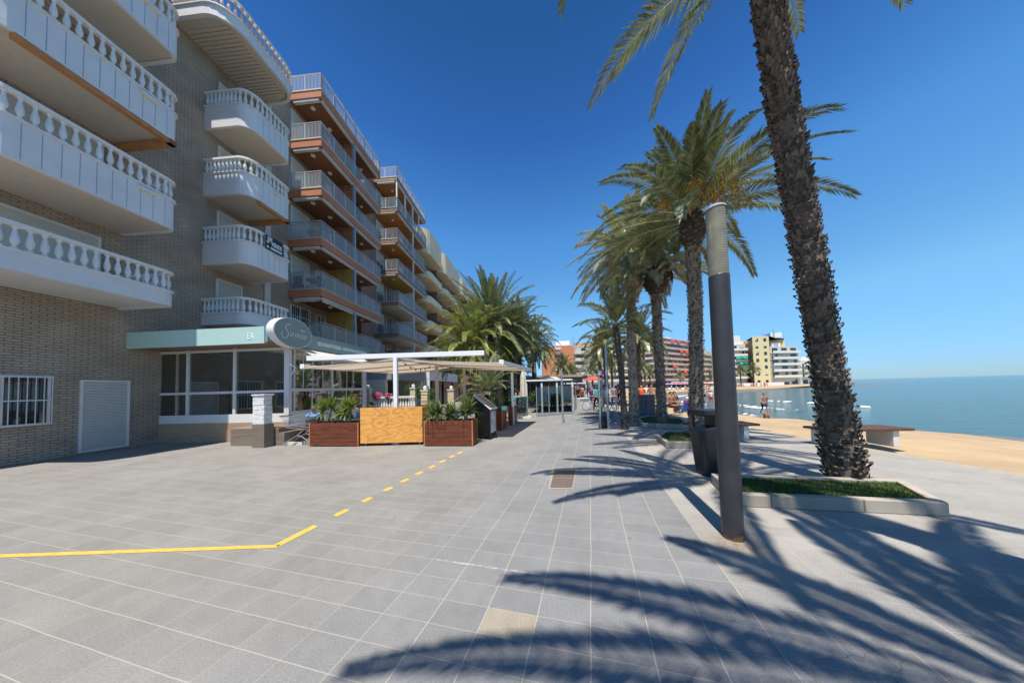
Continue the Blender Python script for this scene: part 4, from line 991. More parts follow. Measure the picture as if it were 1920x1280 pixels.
def frond(b, rb, base, az, el, L_, droop, pairs, lmax, lw, rn, twist=0.0):
    N_ = 12; P = [Vector(base)]; T = []; e = el
    d = Vector((cos(az)*cos(e), sin(az)*cos(e), sin(e)))
    for k in range(N_):
        T.append(d.copy()); P.append(P[-1]+d*L_/N_); u = (k+1)/N_
        d = (d + Vector((0, 0, -droop*(.25+1.5*u)/N_))).normalized()
    T.append(d.copy())
    rb.tube([P[i] for i in range(0, N_+1, 2)], [.024*(1-i/(N_+3)) for i in range(0, N_+1, 2)], 5, cap=False)
    side0 = Vector((-sin(az), cos(az), 0)); 
    for k in range(pairs):
        u = .10+.90*(k+rn.random()*.4)/pairs; f_ = u*N_; i = min(N_-1, int(f_)); p = P[i].lerp(P[i+1], f_-i); t = T[i].lerp(T[i+1], f_-i).normalized()
        upv = side0.cross(t).normalized(); 
        if upv.z < 0: upv = -upv
        prof = min(1, (u-.02)/.22)*(1-.62*max(0, (u-.45)/.55)**1.3) if u > .1 else .3
        ang = R(62-38*u)
        for sg in (-1, 1):
            l = lmax*prof*rn.uniform(.85, 1.1); lift = rn.uniform(.1, .55)
            dd = (t*cos(ang)+side0*sg*sin(ang)*cos(twist)+upv*(lift+sg*sin(twist))*sin(ang)).normalized()
            wv = (t*sin(ang)-side0*sg*cos(ang)).normalized()*lw/2*(.6+.5*prof)
            mid = p+dd*l*.5; tip = p+dd*l-Vector((0, 0, l*.14))
            b.add([p+wv*.4, mid+wv, tip, mid-wv], [(0, 1, 2, 3)])
def palm(label, base, crown, r, L_, n, seed, leaf=LEAFG, bark=TRD, lo=-30, hi=86, droop=1.5, pairs=55, lmax=.5, lw=.034, ring=.085, m=14, fruit=0, skirt=0, bulge=0, group='palms along the promenade', azs=None, bend=.0, extra=None, azr=None, ex=.9, us=0):
    rn = random.Random(seed); base = Vector(base); crown = Vector(crown); t = thing('palm_tree', label, 'palm tree', base, group=group)
    P = []; K = 14
    for k in range(K+1):
        u = k/K; p = base.lerp(crown, u); off = bend*sin(pi*u); p.x += off + .05*r*sin(u*9+seed); P.append(p)
    trunk_mesh(P, r, ring, m, rn).build('trunk', bark, t)
    c = crown; b = MB(); rb = MB()
    if bulge:
        g = MB()
        for k in range(260):
            u = rn.random(); a = rn.uniform(0, 2*pi); rr = bulge*sin(pi*(.12+.8*u))**.7; z = c.z-1.15+1.2*u; d = Vector((cos(a), sin(a), 0)); q = Vector((-sin(a), cos(a), 0))*.05
            p0 = Vector((c.x, c.y, z)) + d*rr*.55; p1 = Vector((c.x, c.y, z)) + d*rr*rn.uniform(.95, 1.15)+Vector((0, 0, rn.uniform(.02, .14)))
            g.add([p0-q, p0+q, p1+q*.7, p1-q*.7, p0+Vector((0, 0, .1))], [(0, 1, 2, 3), (3, 2, 4), (0, 3, 4), (2, 1, 4)])
        g.lathe((c.x, c.y, c.z-1.15), [(r*.8, 0), (bulge*.85, .35), (bulge*.9, .8), (r, 1.2)], 14); g.build('leaf_base_collar', TRD, t)
    ga = pi*(3-sqrt(5))
    for k in range(n):
        u = (k+.5)/n; az = k*ga+rn.uniform(-.2, .2)
        if azr: az = R(azr[0]+(azr[1]-azr[0])*((k*ga/(2*pi)) % 1))
        el = R(lo+(hi-lo)*(1-u)**ex + rn.uniform(-7, 7)); l = L_*rn.uniform(.88, 1.08)*(.86 if u < .12 else 1)*(1-us*sin(max(0, el))**2)
        st = c + Vector((cos(az), sin(az), 0))*r*.55 + Vector((0, 0, .25-.5*u)); frond(b, rb, st, az, el, l, droop*rn.uniform(.8, 1.2)*(.75+.5*cos(el)), pairs, lmax, lw, rn, rn.uniform(-.5, .5))
    for (az, el, l, dr) in (extra or []): frond(b, rb, c+Vector((cos(R(az)), sin(R(az)), 0))*r*.5, R(az), R(el), l, dr, pairs, lmax, lw, rn)
    cr = b.build('crown', leaf, t); rb.build('frond_stalks', RACH, cr)
    for k in range(fruit):
        az = rn.uniform(0, 6.28) if azs is None else R(azs[k % len(azs)]); f_ = MB(); el = R(35); hp = c.copy(); d = Vector((cos(az)*cos(el), sin(az)*cos(el), sin(el)))
        pts = [hp]
        for q in range(6): pts.append(pts[-1]+d*.2); d = (d-Vector((0, 0, .16))).normalized()
        f_.tube(pts, .018, 5)
        for q in range(46):
            s_ = pts[rn.randrange(3, 7)]; dd = (d*.6+Vector((rn.uniform(-1, 1), rn.uniform(-1, 1), rn.uniform(-1.3, .2)))).normalized(); l = rn.uniform(.22, .5)
            e1 = s_+dd*l; f_.tube([s_, s_.lerp(e1, .5)+Vector((0, 0, .02)), e1-Vector((0, 0, .10))], [.008, .009, .012], 3, cap=False)
        f_.build('fruit_stalk', FRUIT, t)
    if skirt:
        for k in range(skirt):
            a = k*ga*1.3; s_ = MB(); d = Vector((cos(a), sin(a), 0)); q = Vector((-sin(a), cos(a), 0)); p0 = c+d*.25+Vector((0, 0, .05)); h = rn.uniform(.5, .95)
            p1 = p0+d*rn.uniform(.2, .35)+Vector((0, 0, .05)); p2 = p1+d*.12-Vector((0, 0, h*.6)); p3 = p2-d*.03-Vector((0, 0, h*.4)); w0 = .10
            s_.add([p0-q*.05, p0+q*.05, p1-q*w0*.7, p1+q*w0*.7, p2-q*w0, p2+q*w0, p3], [(0, 1, 3, 2), (2, 3, 5, 4), (4, 5, 6)]); s_.build('dead_leaf_sheath', DEADL, t)
    return t
def cz(px, py, D): return at(px, py, D)
# tall palm by the litter bin
gB = G(1306, 825); palm('tallest full green palm with orange fruit stalks, in the kerbed bed beside the litter bin', gB, at(1296, 400, gB.y+.05), .185, 3.45, 44, 3, LEAFG, TRM, lo=2, hi=86, ex=1.2, us=.36, droop=1.05, pairs=92, lmax=.50, lw=.042, ring=.075, m=16, fruit=5, azs=(-60, 200, -20, 240, -90), bulge=.36, bend=.05)
gE = G(1242, 795); palm('palm with a collar of brown dead leaf sheaths under its silvery crown', gE, at(1229, 505, gE.y), .19, 2.4, 46, 5, LEAFB, TRM, lo=-12, hi=86, us=.2, droop=1.15, pairs=70, lmax=.52, lw=.048, m=14, skirt=16, bulge=.5, bend=-.03)
gF = G(1189, 790); palm('pale silvery palm with a tan scaly trunk, left of the one with dead sheaths', gF, at(1180, 478, gF.y), .20, 3.0, 54, 7, LEAFB, TRT, lo=-25, hi=84, us=.25, droop=1.15, pairs=70, lmax=.55, lw=.048, m=15, fruit=1, azs=(250,))
gG = G(1172, 804); palm('slim dark trunked palm leaning left in front of the tan trunked palm', gG, at(1154, 608, gG.y+1.2), .115, 2.0, 26, 9, LEAFG, TRD, lo=-10, hi=88, droop=.9, pairs=55, lmax=.40, lw=.04, m=11, ring=.07, bend=.05)
pA_ = Vector((5.4, 4.3, 0)); palm('overhead palm with a dark trunk rising from the nearest grass bed', pA_, (4.36, 4.2, 9.5), .20, 3.3, 24, 11, LEAFG, TRD, lo=5, hi=82, droop=1.2, pairs=60, lmax=.52, lw=.036, m=15, bend=-.03)
palm('palm right of the camera whose frond tips hang into the top of the view', (4.9, 1.2, 0), (2.83, 1.63, 8.1), .23, 3.3, 12, 13, LEAFG, TRD, lo=10, hi=78, droop=1.5, pairs=85, lmax=.34, lw=.04, m=14, azr=(-130, 75), extra=[(161, 16, 4.0, 2.3), (134, 28, 3.4, 2.6), (186, 5, 3.2, 1.4), (110, 35, 2.6, 1.8), (147, 30, 3.0, 1.5), (196, 35, 2.2, 1.5), (172, 30, 3.1, 1.2)])
palm('palm behind the camera that throws long frond shadows across the foreground', (3.0, -2.2, 0), (2.2, -1.68, 7.7), .23, 3.3, 14, 17, LEAFG, TRD, lo=0, hi=78, droop=1.3, pairs=85, lmax=.38, lw=.045, m=14, azr=(-150, 85), extra=[(168, 10, 4.2, 1.2), (153, 12, 3.5, 1.3), (122, 15, 2.4, 1.4)])
# bushy palms on the left
LG = 'bushy palms beside the buildings'
def gD(px, D): q = at(px, 727, D); return Vector((q.x, q.y, 0))
palm('dark green bushy palm with an upright crown, tallest of those by the buildings', gD(922, 21.5), at(921, 606, 21.5), .26, 4.3, 95, 21, LEAFG, TRD, lo=-30, hi=90, droop=.8, pairs=56, lmax=.62, lw=.065, m=12, ring=.11, fruit=2, group=LG)
palm('bright yellow green arching palm directly over the terrace canopy', gD(885, 18.5), at(883, 648, 18.5), .20, 3.4, 75, 22, LEAFY, TRD, lo=-35, hi=86, droop=1.5, pairs=52, lmax=.55, lw=.06, m=12, ring=.11, group=LG)
palm('drooping grey green palm right of the upright dark one', gD(975, 24), at(972, 622, 24), .24, 3.5, 75, 23, LEAFG, TRD, lo=-45, hi=84, droop=1.5, pairs=46, lmax=.55, lw=.07, m=12, ring=.12, group=LG)
palm('palm with orange fruit clusters at the right end of the bushy row', gD(1002, 29), at(1000, 645, 29), .26, 3.4, 64, 24, LEAFG, TRD, lo=-45, hi=84, droop=1.5, pairs=40, lmax=.55, lw=.08, m=12, ring=.13, fruit=4, group=LG)
palm('short green palm just behind the white canopy post', gD(915, 14.0), at(913, 728, 14.0), .16, 1.9, 26, 25, LEAFG, TRD, lo=0, hi=85, droop=1.2, pairs=36, lmax=.38, lw=.04, m=10, ring=.1, group=LG)
palm('palm low in the bushy row behind the canopy edge', gD(948, 26), at(946, 668, 26), .24, 3.2, 60, 26, LEAFG, TRD, lo=-45, hi=80, droop=1.5, pairs=40, lmax=.55, lw=.08, m=12, ring=.13, group=LG)
# farther palms: one prototype copied
FP = palm('x', (0, 0, 0), (.1, 0, 5.2), .17, 2.5, 40, 31, LEAFG, TRD, lo=-35, hi=86, droop=1.3, pairs=36, lmax=.5, lw=.08, m=10, ring=.13, fruit=2, group='palms farther along the promenade')
far = [(1057, 40, .92, 1, 'small round palm over the glass windbreak, in front of the orange brick block'), (1138, 24, 1.03, 2, 'palm with drooping crown just left of the slim dark palm'), (1128, 33, 1.05, 3, 'palm showing behind the two grey sign posts'),
       (1148, 45, 1.0, 4, 'farther palm between the sign posts and the slim dark palm'), (1111, 52, .9, 5, 'distant palm in front of the cream balconies'), (1073, 55, .9, 6, 'distant palm right of the small round palm'),
       (1203, 62, 1.05, 7, 'distant palm left of the block with red awnings'), (1210, 72, 1.1, 8, 'distant palm at the left corner of the block with red awnings'), (1219, 66, .85, 9, 'distant short palm in front of the block with red awnings'),
       (1276, 104, .95, 10, 'far beach palm in front of the green roofed beach bar'), (1319, 108, .75, 11, 'far beach palm in front of the narrow yellow tower'), (1390, 104, 1.15, 12, 'tall thin far beach palm before the white block with green awnings'),
       (1413, 104, 1.25, 13, 'broad far beach palm between the red block and the yellow block'), (1197, 21, 1.05, 14, 'palm half hidden behind the tan trunked palm')]
for k, (px, D, s_, sd, lab) in enumerate(far):
    p = gD(px, D); place(FP, k > 0, (p.x, p.y, 0 if D < 75 else -.02), sd*1.3, lab, s_)

# ------------------------------------------------------------------ lamp posts
def lens_mat():
    m = bpy.data.materials.new('ribbed_lens'); m.use_nodes = True; N, L = NW(m); p = N['Principled BSDF']
    p.inputs['Base Color'].default_value = (.36, .34, .24, 1); p.inputs['Roughness'].default_value = .22; p.inputs['Transmission Weight'].default_value = .35; p.inputs['IOR'].default_value = 1.3
    tc = N.new('ShaderNodeTexCoord'); w_ = N.new('ShaderNodeTexWave'); w_.bands_direction = 'Z'; w_.inputs['Scale'].default_value = 17; w_.inputs['Distortion'].default_value = .5; L.new(tc.outputs['Object'], w_.inputs['Vector'])
    n1 = N.new('ShaderNodeTexNoise'); n1.inputs['Scale'].default_value = 9; n1.inputs['Detail'].default_value = 5; L.new(tc.outputs['Object'], n1.inputs['Vector'])
    mx = N.new('ShaderNodeMix'); mx.data_type = 'RGBA'; mx.inputs[6].default_value = (.20, .19, .13, 1); mx.inputs[7].default_value = (.50, .47, .36, 1)
    ad = N.new('ShaderNodeMath'); ad.operation = 'MULTIPLY'; L.new(w_.outputs['Fac'], ad.inputs[0]); L.new(n1.outputs[0], ad.inputs[1]); mm = N.new('ShaderNodeMath'); mm.operation = 'MULTIPLY'; mm.inputs[1].default_value = 1.8
    L.new(ad.outputs[0], mm.inputs[0]); L.new(mm.outputs[0], mx.inputs[0]); L.new(mx.outputs[2], p.inputs['Base Color'])
    b = N.new('ShaderNodeBump'); b.inputs['Strength'].default_value = .3; b.inputs['Distance'].default_value = .006; L.new(w_.outputs['Fac'], b.inputs['Height']); L.new(b.outputs[0], p.inputs['Normal']); return m
LENS = lens_mat()
POSTM = mat('charcoal_post', (.040, .040, .042), rough=.42, noise=.22, nscale=2.2, bump=.15, bscale=30)
LP = thing('street_lamp', 'x', 'street lamp', (0, 0, 0), rz=0, group='cylindrical charcoal street lamps')
b = MB(); b.lathe((0, 0, 0), [(.100, 0), (.100, .01), (.098, 2.90), (.097, 2.91)], 40); o = b.build('pole', POSTM, LP, smooth=True); 
b = MB(); b.lathe((0, 0, 0), [(.094, 2.911), (.094, 2.915), (.093, 3.68)], 40, cap=False); b.build('ribbed_lens', LENS, LP, smooth=True)
b = MB(); b.lathe((0, 0, 0), [(.05, 2.92), (.05, 3.6)], 12); b.build('inner_tube', mat('inner_white', (.6, .58, .5), rough=.6), LP, smooth=True)
b = MB(); b.lathe((0, 0, 0), [(.100, 3.675), (.100, 3.695), (.08, 3.71), (.0, 3.715)], 40, cap=False); b.build('cap', mat('cap_grey', (.5, .49, .45), rough=.4), LP)
b = MB(); rn = random.Random(2)
prof = []
vs = []; nn_ = 48
for k in range(nn_):
    a_ = 2*pi*k/nn_; h = .055*(.4+.6*abs(sin(a_*1.5+.6)))*rn.uniform(.6, 1.2); vs += [(.1012*cos(a_), .1012*sin(a_), .0), (.1012*cos(a_), .1012*sin(a_), h+.008)]
b.add(vs, [(2*k, 2*((k+1) % nn_), 2*((k+1) % nn_)+1, 2*k+1) for k in range(nn_)]); b.build('rust_band', mat('rust', (.13, .065, .03), rough=.95, noise=.5, nscale=50, bump=.8), LP)
lb = G(1375, 1017); lamps = [(Vector((lb.x*(lb.y+.10)/lb.y, lb.y+.10, 0)), 'large charcoal cylindrical street lamp with ribbed lens in the right foreground'), (gD(931, 15.5), 'charcoal street lamp behind the small planters, under the upright palm'),
    (gD(1004, 21), 'charcoal street lamp beside the folded cream parasol and glass windbreak'), (gD(1101, 31), 'distant charcoal street lamp on the promenade, left of the sign posts')]
for k, (p, lab) in enumerate(lamps): place(LP, k > 0, p, k*1.1, lab)

# ------------------------------------------------------------------ litter bin, benches, cabinet, sign posts
BINM = mat('bin_charcoal', (.022, .023, .026), rough=.4, noise=.15, nscale=5)
gb = G(1336, 897); t = thing('litter_bin', 'dark tapered litter bin with a flat hood, just behind the large street lamp', 'litter bin', gb); X, Y = gb.x+.10, gb.y+.22
def rr(x, y, w_, d_, r): return [(x+sx*(w_-r)+r*cos(a), y+sy*(d_-r)+r*sin(a)) for sx, sy, a0_ in ((1, 1, 0), (-1, 1, 90), (-1, -1, 180), (1, -1, 270)) for a in (R(a0_), R(a0_+45), R(a0_+90))]
b = MB(); lo_, hi_ = rr(X, Y, .165, .15, .06), rr(X, Y, .235, .19, .07); n = len(lo_)
vs = [(x, y, .02) for x, y in lo_] + [(x, y, .88+.05*((x-X)/.24)) for x, y in hi_]
b.add(vs, [tuple(range(n))[::-1], tuple(range(n, 2*n))] + [(i, (i+1) % n, n+(i+1) % n, n+i) for i in range(n)]); b.build('body', BINM, t, bevel=.01)
b = MB(); b.prism(rr(X, Y, .25, .20, .07), 1.10, 1.20); b.build('hood', BINM, t, bevel=.015)
b = MB(); b.box(X+.06, X+.2, Y-.13, Y+.13, .9, 1.10); b.build('hood_support', BINM, t); b = MB(); b.box(X-.19, X-.15, Y+.08, Y+.12, .87, 1.10); b.build('hood_support', BINM, t)
b = MB(); b.prism(rr(X, Y, .12, .11, .04), 0, .02); b.build('foot', BLK, t)
TIMB = mat('dark_bench_timber', (.11, .055, .035), rough=.6, noise=.3, nscale=3, aniso=(1, 8, 8), island=.2)
LEGW = mat('white_concrete', (.62, .61, .57), rough=.8, noise=.06, nscale=5)
def bench(p, L_, rz, label):
    t = thing('bench', label, 'bench', p, rz=rz, group='timber topped benches with white legs')
    for k in range(6): b = MB(); b.box(0, L_, k*.115, k*.115+.10, .40, .46); b.build('seat_slat', TIMB, t, bevel=.008)
    for x in (.12, L_-.42): b = MB(); b.box(x, x+.14, .06, .60, 0, .398); b.build('leg', LEGW, t, bevel=.01)
    return t
q = G(1402, 823); bench((q.x-1.55, q.y-.04, 0), 1.85, R(-2), 'timber topped bench with white legs, right behind the large street lamp')
q = G(1251, 776); bench((q.x-.4, q.y-.1, 0), 1.6, R(5), 'timber topped bench with a seated couple, right of the palm with dead sheaths')
q = G(1560, 840); bench((q.x, q.y, 0), 1.9, R(-4), 'timber topped bench with white legs at the far right beside the sand')
gc = G(1197, 784); t = thing('utility_cabinet', 'blue grey utility cabinet beside the tan trunked palm', 'cabinet', gc)
CAB = mat('blue_grey_cabinet', (.06, .075, .10), rough=.45, noise=.3, nscale=3)
b = MB(); b.box(gc.x, gc.x+.88, gc.y, gc.y+.5, .06, 1.12); b.build('body', CAB, t, bevel=.01)
b = MB(); b.box(gc.x-.02, gc.x+.90, gc.y-.02, gc.y+.52, 1.122, 1.17); b.build('lid', CAB, t, bevel=.008)
b = MB(); b.box(gc.x+.04, gc.x+.84, gc.y+.03, gc.y+.45, 0, .06); b.build('plinth', BLK, t)
b = MB(); b.box(gc.x+.435, gc.x+.445, gc.y-.004, gc.y+.01, .1, 1.1); b.box(gc.x+.38, gc.x+.40, gc.y-.03, gc.y, .55, .68); b.build('door_gap', BLK, t)
g1, g2 = G(1126, 803), G(1141, 804); t = thing('information_post', 'pair of grey posts with a small white and pink sign by the slim dark palm', 'sign post', g1)
b = MB(); b.box(g1.x-.03, g1.x+.03, g1.y-.03, g1.y+.03, 0, 2.35); b.build('post', METG, t); b = MB(); b.tube([(g2.x, g2.y, 0), (g2.x, g2.y, 3.35)], .045, 10); b.build('post', METG, t)
b = MB(); b.box(g1.x-.02, g2.x-.06, g1.y-.05, g1.y-.032, 2.12, 2.30); b.build('sign_board', WSIGN, t)
b = MB(); b.box(g2.x-.15, g2.x-.06, g1.y-.053, g1.y-.0505, 2.12, 2.30); b.build('pink_panel', mat('pink', (.75, .12, .25), rough=.5), t)
b = MB(); b.box(g1.x+.01, g2.x-.05, g1.y-.01, g1.y+.0, .25, 2.0); b.build('glass_panel', glass_mat('thin_glass', (.72, .80, .78), .08), t)
gq = G(1134, 803); t = thing('waste_bag_bin', 'low rounded black bin at the foot of the grey posts', 'bin', gq); b = MB(); b.lathe((gq.x, gq.y+.15, 0), [(.12, 0), (.17, .1), (.19, .35), (.15, .42)], 16); b.build('body', BINM, t); b = MB(); b.lathe((gq.x, gq.y+.15, .42), [(.16, 0), (.16, .03), (.05, .06)], 16); b.build('lid', BLK, t)
gp_ = G(1056, 793); t = thing('slim_post', 'single slim grey post standing alone in the middle of the promenade', 'post', gp_); b = MB(); b.tube([(gp_.x, gp_.y, .02), (gp_.x, gp_.y, 2.55)], [.045, .04], 10); b.build('pole', METG, t); b = MB(); b.lathe((gp_.x, gp_.y, 0), [(.09, 0), (.09, .02)], 14); b.build('base_plate', METG, t)

# ------------------------------------------------------------------ folded parasols, glass windbreaks, cafe canopies
gf = G(983, 783); t = thing('folded_parasol', 'tall folded cream parasol on a square base beyond the white canopy post', 'parasol', gf)
CLOTH = mat('cream_cloth', (.62, .56, .46), rough=.9, noise=.1, nscale=5)
b = MB(); rn = random.Random(4); n = 14; vs = []; fs = []
for zi, (z, r_) in enumerate(((.95, .06), (1.2, .16), (1.9, .15), (2.3, .13), (2.75, .05), (2.9, .02))):
    for k in range(n): a_ = 2*pi*k/n; r2 = r_*(1+.22*(k % 2)); vs.append((gf.x+r2*cos(a_), gf.y+r2*sin(a_), z))
for i in range(5):
    for k in range(n): fs.append((i*n+k, i*n+(k+1) % n, (i+1)*n+(k+1) % n, (i+1)*n+k))
b.add(vs, fs); b.build('canopy', CLOTH, t); b = MB(); b.tube([(gf.x, gf.y, .1), (gf.x, gf.y, 2.85)], .03, 8); b.build('pole', METG, t); b = MB(); b.box(gf.x-.35, gf.x+.35, gf.y-.35, gf.y+.35, 0, .1); b.build('base', LEGW, t)
GLW = glass_mat('windbreak_glass', (.70, .76, .74), .07)
def windbreak(pts, h, label, beam=None):
    t = thing('glass_windbreak', label, 'windbreak', pts[0], group='glass windbreaks of the cafe terraces')
    for a, c in zip(pts, pts[1:]):
        b = MB(); b.bar(a+Vector((0, 0, .06)), c+Vector((0, 0, .06)), .04, .10); b.build('lower_rail', METG, t)
        b = MB(); b.bar(a+Vector((0, 0, h/2+.06)), c+Vector((0, 0, h/2+.06)), .012, h-.16); b.build('glass_panel', GLW, t)
    for a in pts: b = MB(); b.box(a.x-.022, a.x+.022, a.y-.022, a.y+.022, 0, h+.05); b.build('post', METG, t)
    return t
A = [G(x, y) for x, y in ((1007, 781), (1030, 779), (1054, 777), (1073, 776))]; windbreak(A, 1.7, 'glass windbreak with grey posts in front of the dark cafe terrace')
A = [G(1073.5, 776), G(1080, 766), G(1087, 759)]; windbreak(A, 1.7, 'glass windbreak running away along the edge of the promenade')
A = [G(968, 786), G(990, 783)]; windbreak(A, 1.2, 'short glass windbreak beside the folded parasol')
def cafe(name, label, px0, px1, D, depth, z, colr, posts, group='open cafe canopies along the promenade'):
    a, c = gD(px0, D), gD(px1, D); t = thing(name, label, 'canopy', a, group=group); dd = d13*depth
    b = MB(); P4 = [a, c, c+dd, a+dd]; b.add([(p.x, p.y, z) for p in P4]+[(p.x, p.y, z+.05) for p in P4], [(3,2,1,0),(4,5,6,7),(0,1,5,4),(1,2,6,5),(2,3,7,6),(3,0,4,7)]); b.build('roof', colr, t)
    b = MB(); b.bar(a+Vector((0, -.03, z-.01)), c+Vector((0, -.03, z-.01)), .05, .10); b.build('valance', WP, t)
    for k in range(posts):
        for q in (0, 1): p = a.lerp(c, k/(posts-1)) + dd*q*.96; b = MB(); b.box(p.x-.05, p.x+.05, p.y-.0, p.y+.1, 0, z-.15); b.build('post', METG if q else WP, t)
    return t
cafe('cafe_canopy', 'flat white canopy over the glass windbreak', 987, 1073, 16.9, 6, 2.15, mat('off_white_canvas', (.40, .36, .31), rough=.8, trans=.15), 4)
cafe('cafe_canopy', 'white canopy with a bright front, farther along past the glass windbreak', 1050, 1099, 26, 7, 2.0, WSIGN, 3)
cafe('cafe_canopy', 'long cream canopy against the buildings behind the canopy posts', 900, 985, 26, 9, 2.9, CLOTH, 4)
b = MB(); a, c = gD(990, 34), gD(1098, 33); t = thing('cafe_pavilion', 'dark fronted cafe pavilion behind the glass windbreaks', 'pavilion', a)
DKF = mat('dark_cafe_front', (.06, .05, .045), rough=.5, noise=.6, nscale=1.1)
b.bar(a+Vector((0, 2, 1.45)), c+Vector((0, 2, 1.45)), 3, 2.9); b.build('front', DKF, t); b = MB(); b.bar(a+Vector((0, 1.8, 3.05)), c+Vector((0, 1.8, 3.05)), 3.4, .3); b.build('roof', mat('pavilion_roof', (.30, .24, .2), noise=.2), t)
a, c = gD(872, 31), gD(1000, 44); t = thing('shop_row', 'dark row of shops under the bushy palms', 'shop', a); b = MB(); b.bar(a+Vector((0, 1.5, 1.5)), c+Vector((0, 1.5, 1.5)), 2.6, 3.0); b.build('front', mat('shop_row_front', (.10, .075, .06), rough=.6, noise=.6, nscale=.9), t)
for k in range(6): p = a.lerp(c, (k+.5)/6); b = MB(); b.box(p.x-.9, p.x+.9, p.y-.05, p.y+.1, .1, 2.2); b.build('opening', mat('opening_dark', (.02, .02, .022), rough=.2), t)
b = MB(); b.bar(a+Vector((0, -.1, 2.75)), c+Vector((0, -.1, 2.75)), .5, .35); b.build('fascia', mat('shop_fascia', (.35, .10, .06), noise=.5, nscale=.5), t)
# yellow notices
for (px, py, D, lab) in ((866, 706, 12.28, 'small yellow notice with a black mark on the third canopy post'), (861, 723, 17, 'yellow square notice on the wall behind the garden')):
    q = at(px, py, D); t = thing('notice', lab, 'notice', q); b = MB(); b.box(q.x-.06, q.x+.06, q.y-.012, q.y, q.z-.1, q.z+.1); b.build('board', mat('yellow_notice', (.75, .65, .03), rough=.5), t); b = MB(); b.box(q.x-.03, q.x+.03, q.y-.015, q.y-.0125, q.z-.05, q.z+.04); b.build('mark', BLK, t)
# garden wall with balusters, pillars and flowers in front of the blocks
a, c = gD(693, 14.6), gD(779, 14.3); t = thing('balustrade_wall', 'low white balustrade wall behind the terrace, with flower boxes', 'wall', a)
b = MB(); b.bar(a+Vector((0, 0, .3)), c+Vector((0, 0, .3)), .2, .6); b.build('base', CREAMR, t); b = MB(); b.bar(a+Vector((0, 0, 1.36)), c+Vector((0, 0, 1.36)), .2, .1); b.build('coping', WHITE, t)
b = MB(); n = 17
for k in range(n): p = a.lerp(c, (k+.5)/n); b.lathe((p.x, p.y, .6), [(r_*1.05, z*1.31) for r_, z in BAL_PROF], 8)
b.build('balusters', WHITE, t)
def pillar(px, D, h, wd, lab):
    p = gD(px, D); t = thing('stone_pillar', lab, 'pillar', p, group='yellowish stone pillars of the garden wall'); b = MB(); rn = random.Random(int(px))
    z = 0
    while z < h-.1: b.box(p.x-wd/2-rn.uniform(0, .02), p.x+wd/2+rn.uniform(0, .02), p.y-wd/2-rn.uniform(0, .02), p.y+wd/2, z, z+.155); z += .165
    b.build('blocks', mat('yellow_stone', (.62, .52, .34), noise=.15, nscale=6, rough=.9, bump=.6), t); b = MB(); b.box(p.x-wd/2-.04, p.x+wd/2+.04, p.y-wd/2-.04, p.y+wd/2+.04, z, z+.06); b.lathe((p.x, p.y, z+.06), [(.06, 0), (.10, .08), (.09, .17), (.0, .22)], 12); b.build('cap', WHITE, t)
pillar(797, 13.2, 1.75, .30, 'yellowish stone pillar with a white ball cap behind the right planter'); pillar(775, 16, 1.85, .28, 'yellowish stone pillar where the white balustrade wall ends'); pillar(846, 15.5, 1.65, .34, 'yellowish stone pillar left of the third canopy post')
pillar(690, 14.9, 1.9, .3, 'stone pillar at the restaurant end of the balustrade wall')
SHRUB = mat('shrub_leaf', (.07, .13, .025), rough=.5, island=.5, trans=.2); PINKF = mat('pink_petals', (.75, .09, .28), rough=.6, island=.3)
def shrub(name, c, rad, n, lab, seed, fl=0, flm=None, size=.05, cat='plant', group=None):
    t = thing(name, lab, cat, (c[0], c[1], 0), group=group); rn = random.Random(seed); b = MB(); f_ = MB(); st = MB()
    st.tube([(c[0], c[1], max(0, c[2]-rad*1.6)), (c[0], c[1], c[2])], .02, 5); st.build('stem', BARK, t)
    for k in range(n+fl):
        d = Vector((rn.gauss(0, 1), rn.gauss(0, 1), rn.gauss(0, 1))).normalized()*rad*(rn.random()**.45); p = Vector(c)+Vector((d.x, d.y, d.z*.85))
        u = Vector((rn.uniform(-1, 1), rn.uniform(-1, 1), rn.uniform(-1, 1))).normalized()*size*rn.uniform(.6, 1.3); v = u.cross(Vector((rn.uniform(-1, 1), rn.uniform(-1, 1), rn.uniform(-1, 1)))).normalized()*size*.5
        (b if k < n else f_).add([p-u, p+v, p+u, p-v], [(0, 1, 2, 3)])
    b.build('leaves', SHRUB, t)
    if fl: f_.build('flowers', flm, t)
for k, (px, py, D, rad, n, fl, lab) in enumerate(((707, 742, 14.5, .28, 250, 420, 'mass of pink flowers on the left part of the balustrade wall'), (729, 743, 14.5, .22, 200, 260, 'smaller pink flowers on the balustrade wall beside the white post'),
    (789, 736, 16.5, .5, 900, 30, 'green shrub with pale flowers behind the white balustrade wall'), (812, 739, 15.5, .45, 900, 0, 'green shrub between the stone pillars'), (771, 728, 17.5, .4, 500, 0, 'green potted shrub at the end of the balustrade wall'))):
    q = at(px, py, D); shrub('flowering_shrub' if fl else 'shrub', (q.x, q.y, q.z), rad, n, lab, 40+k, fl, PINKF if k < 2 else WHITE)
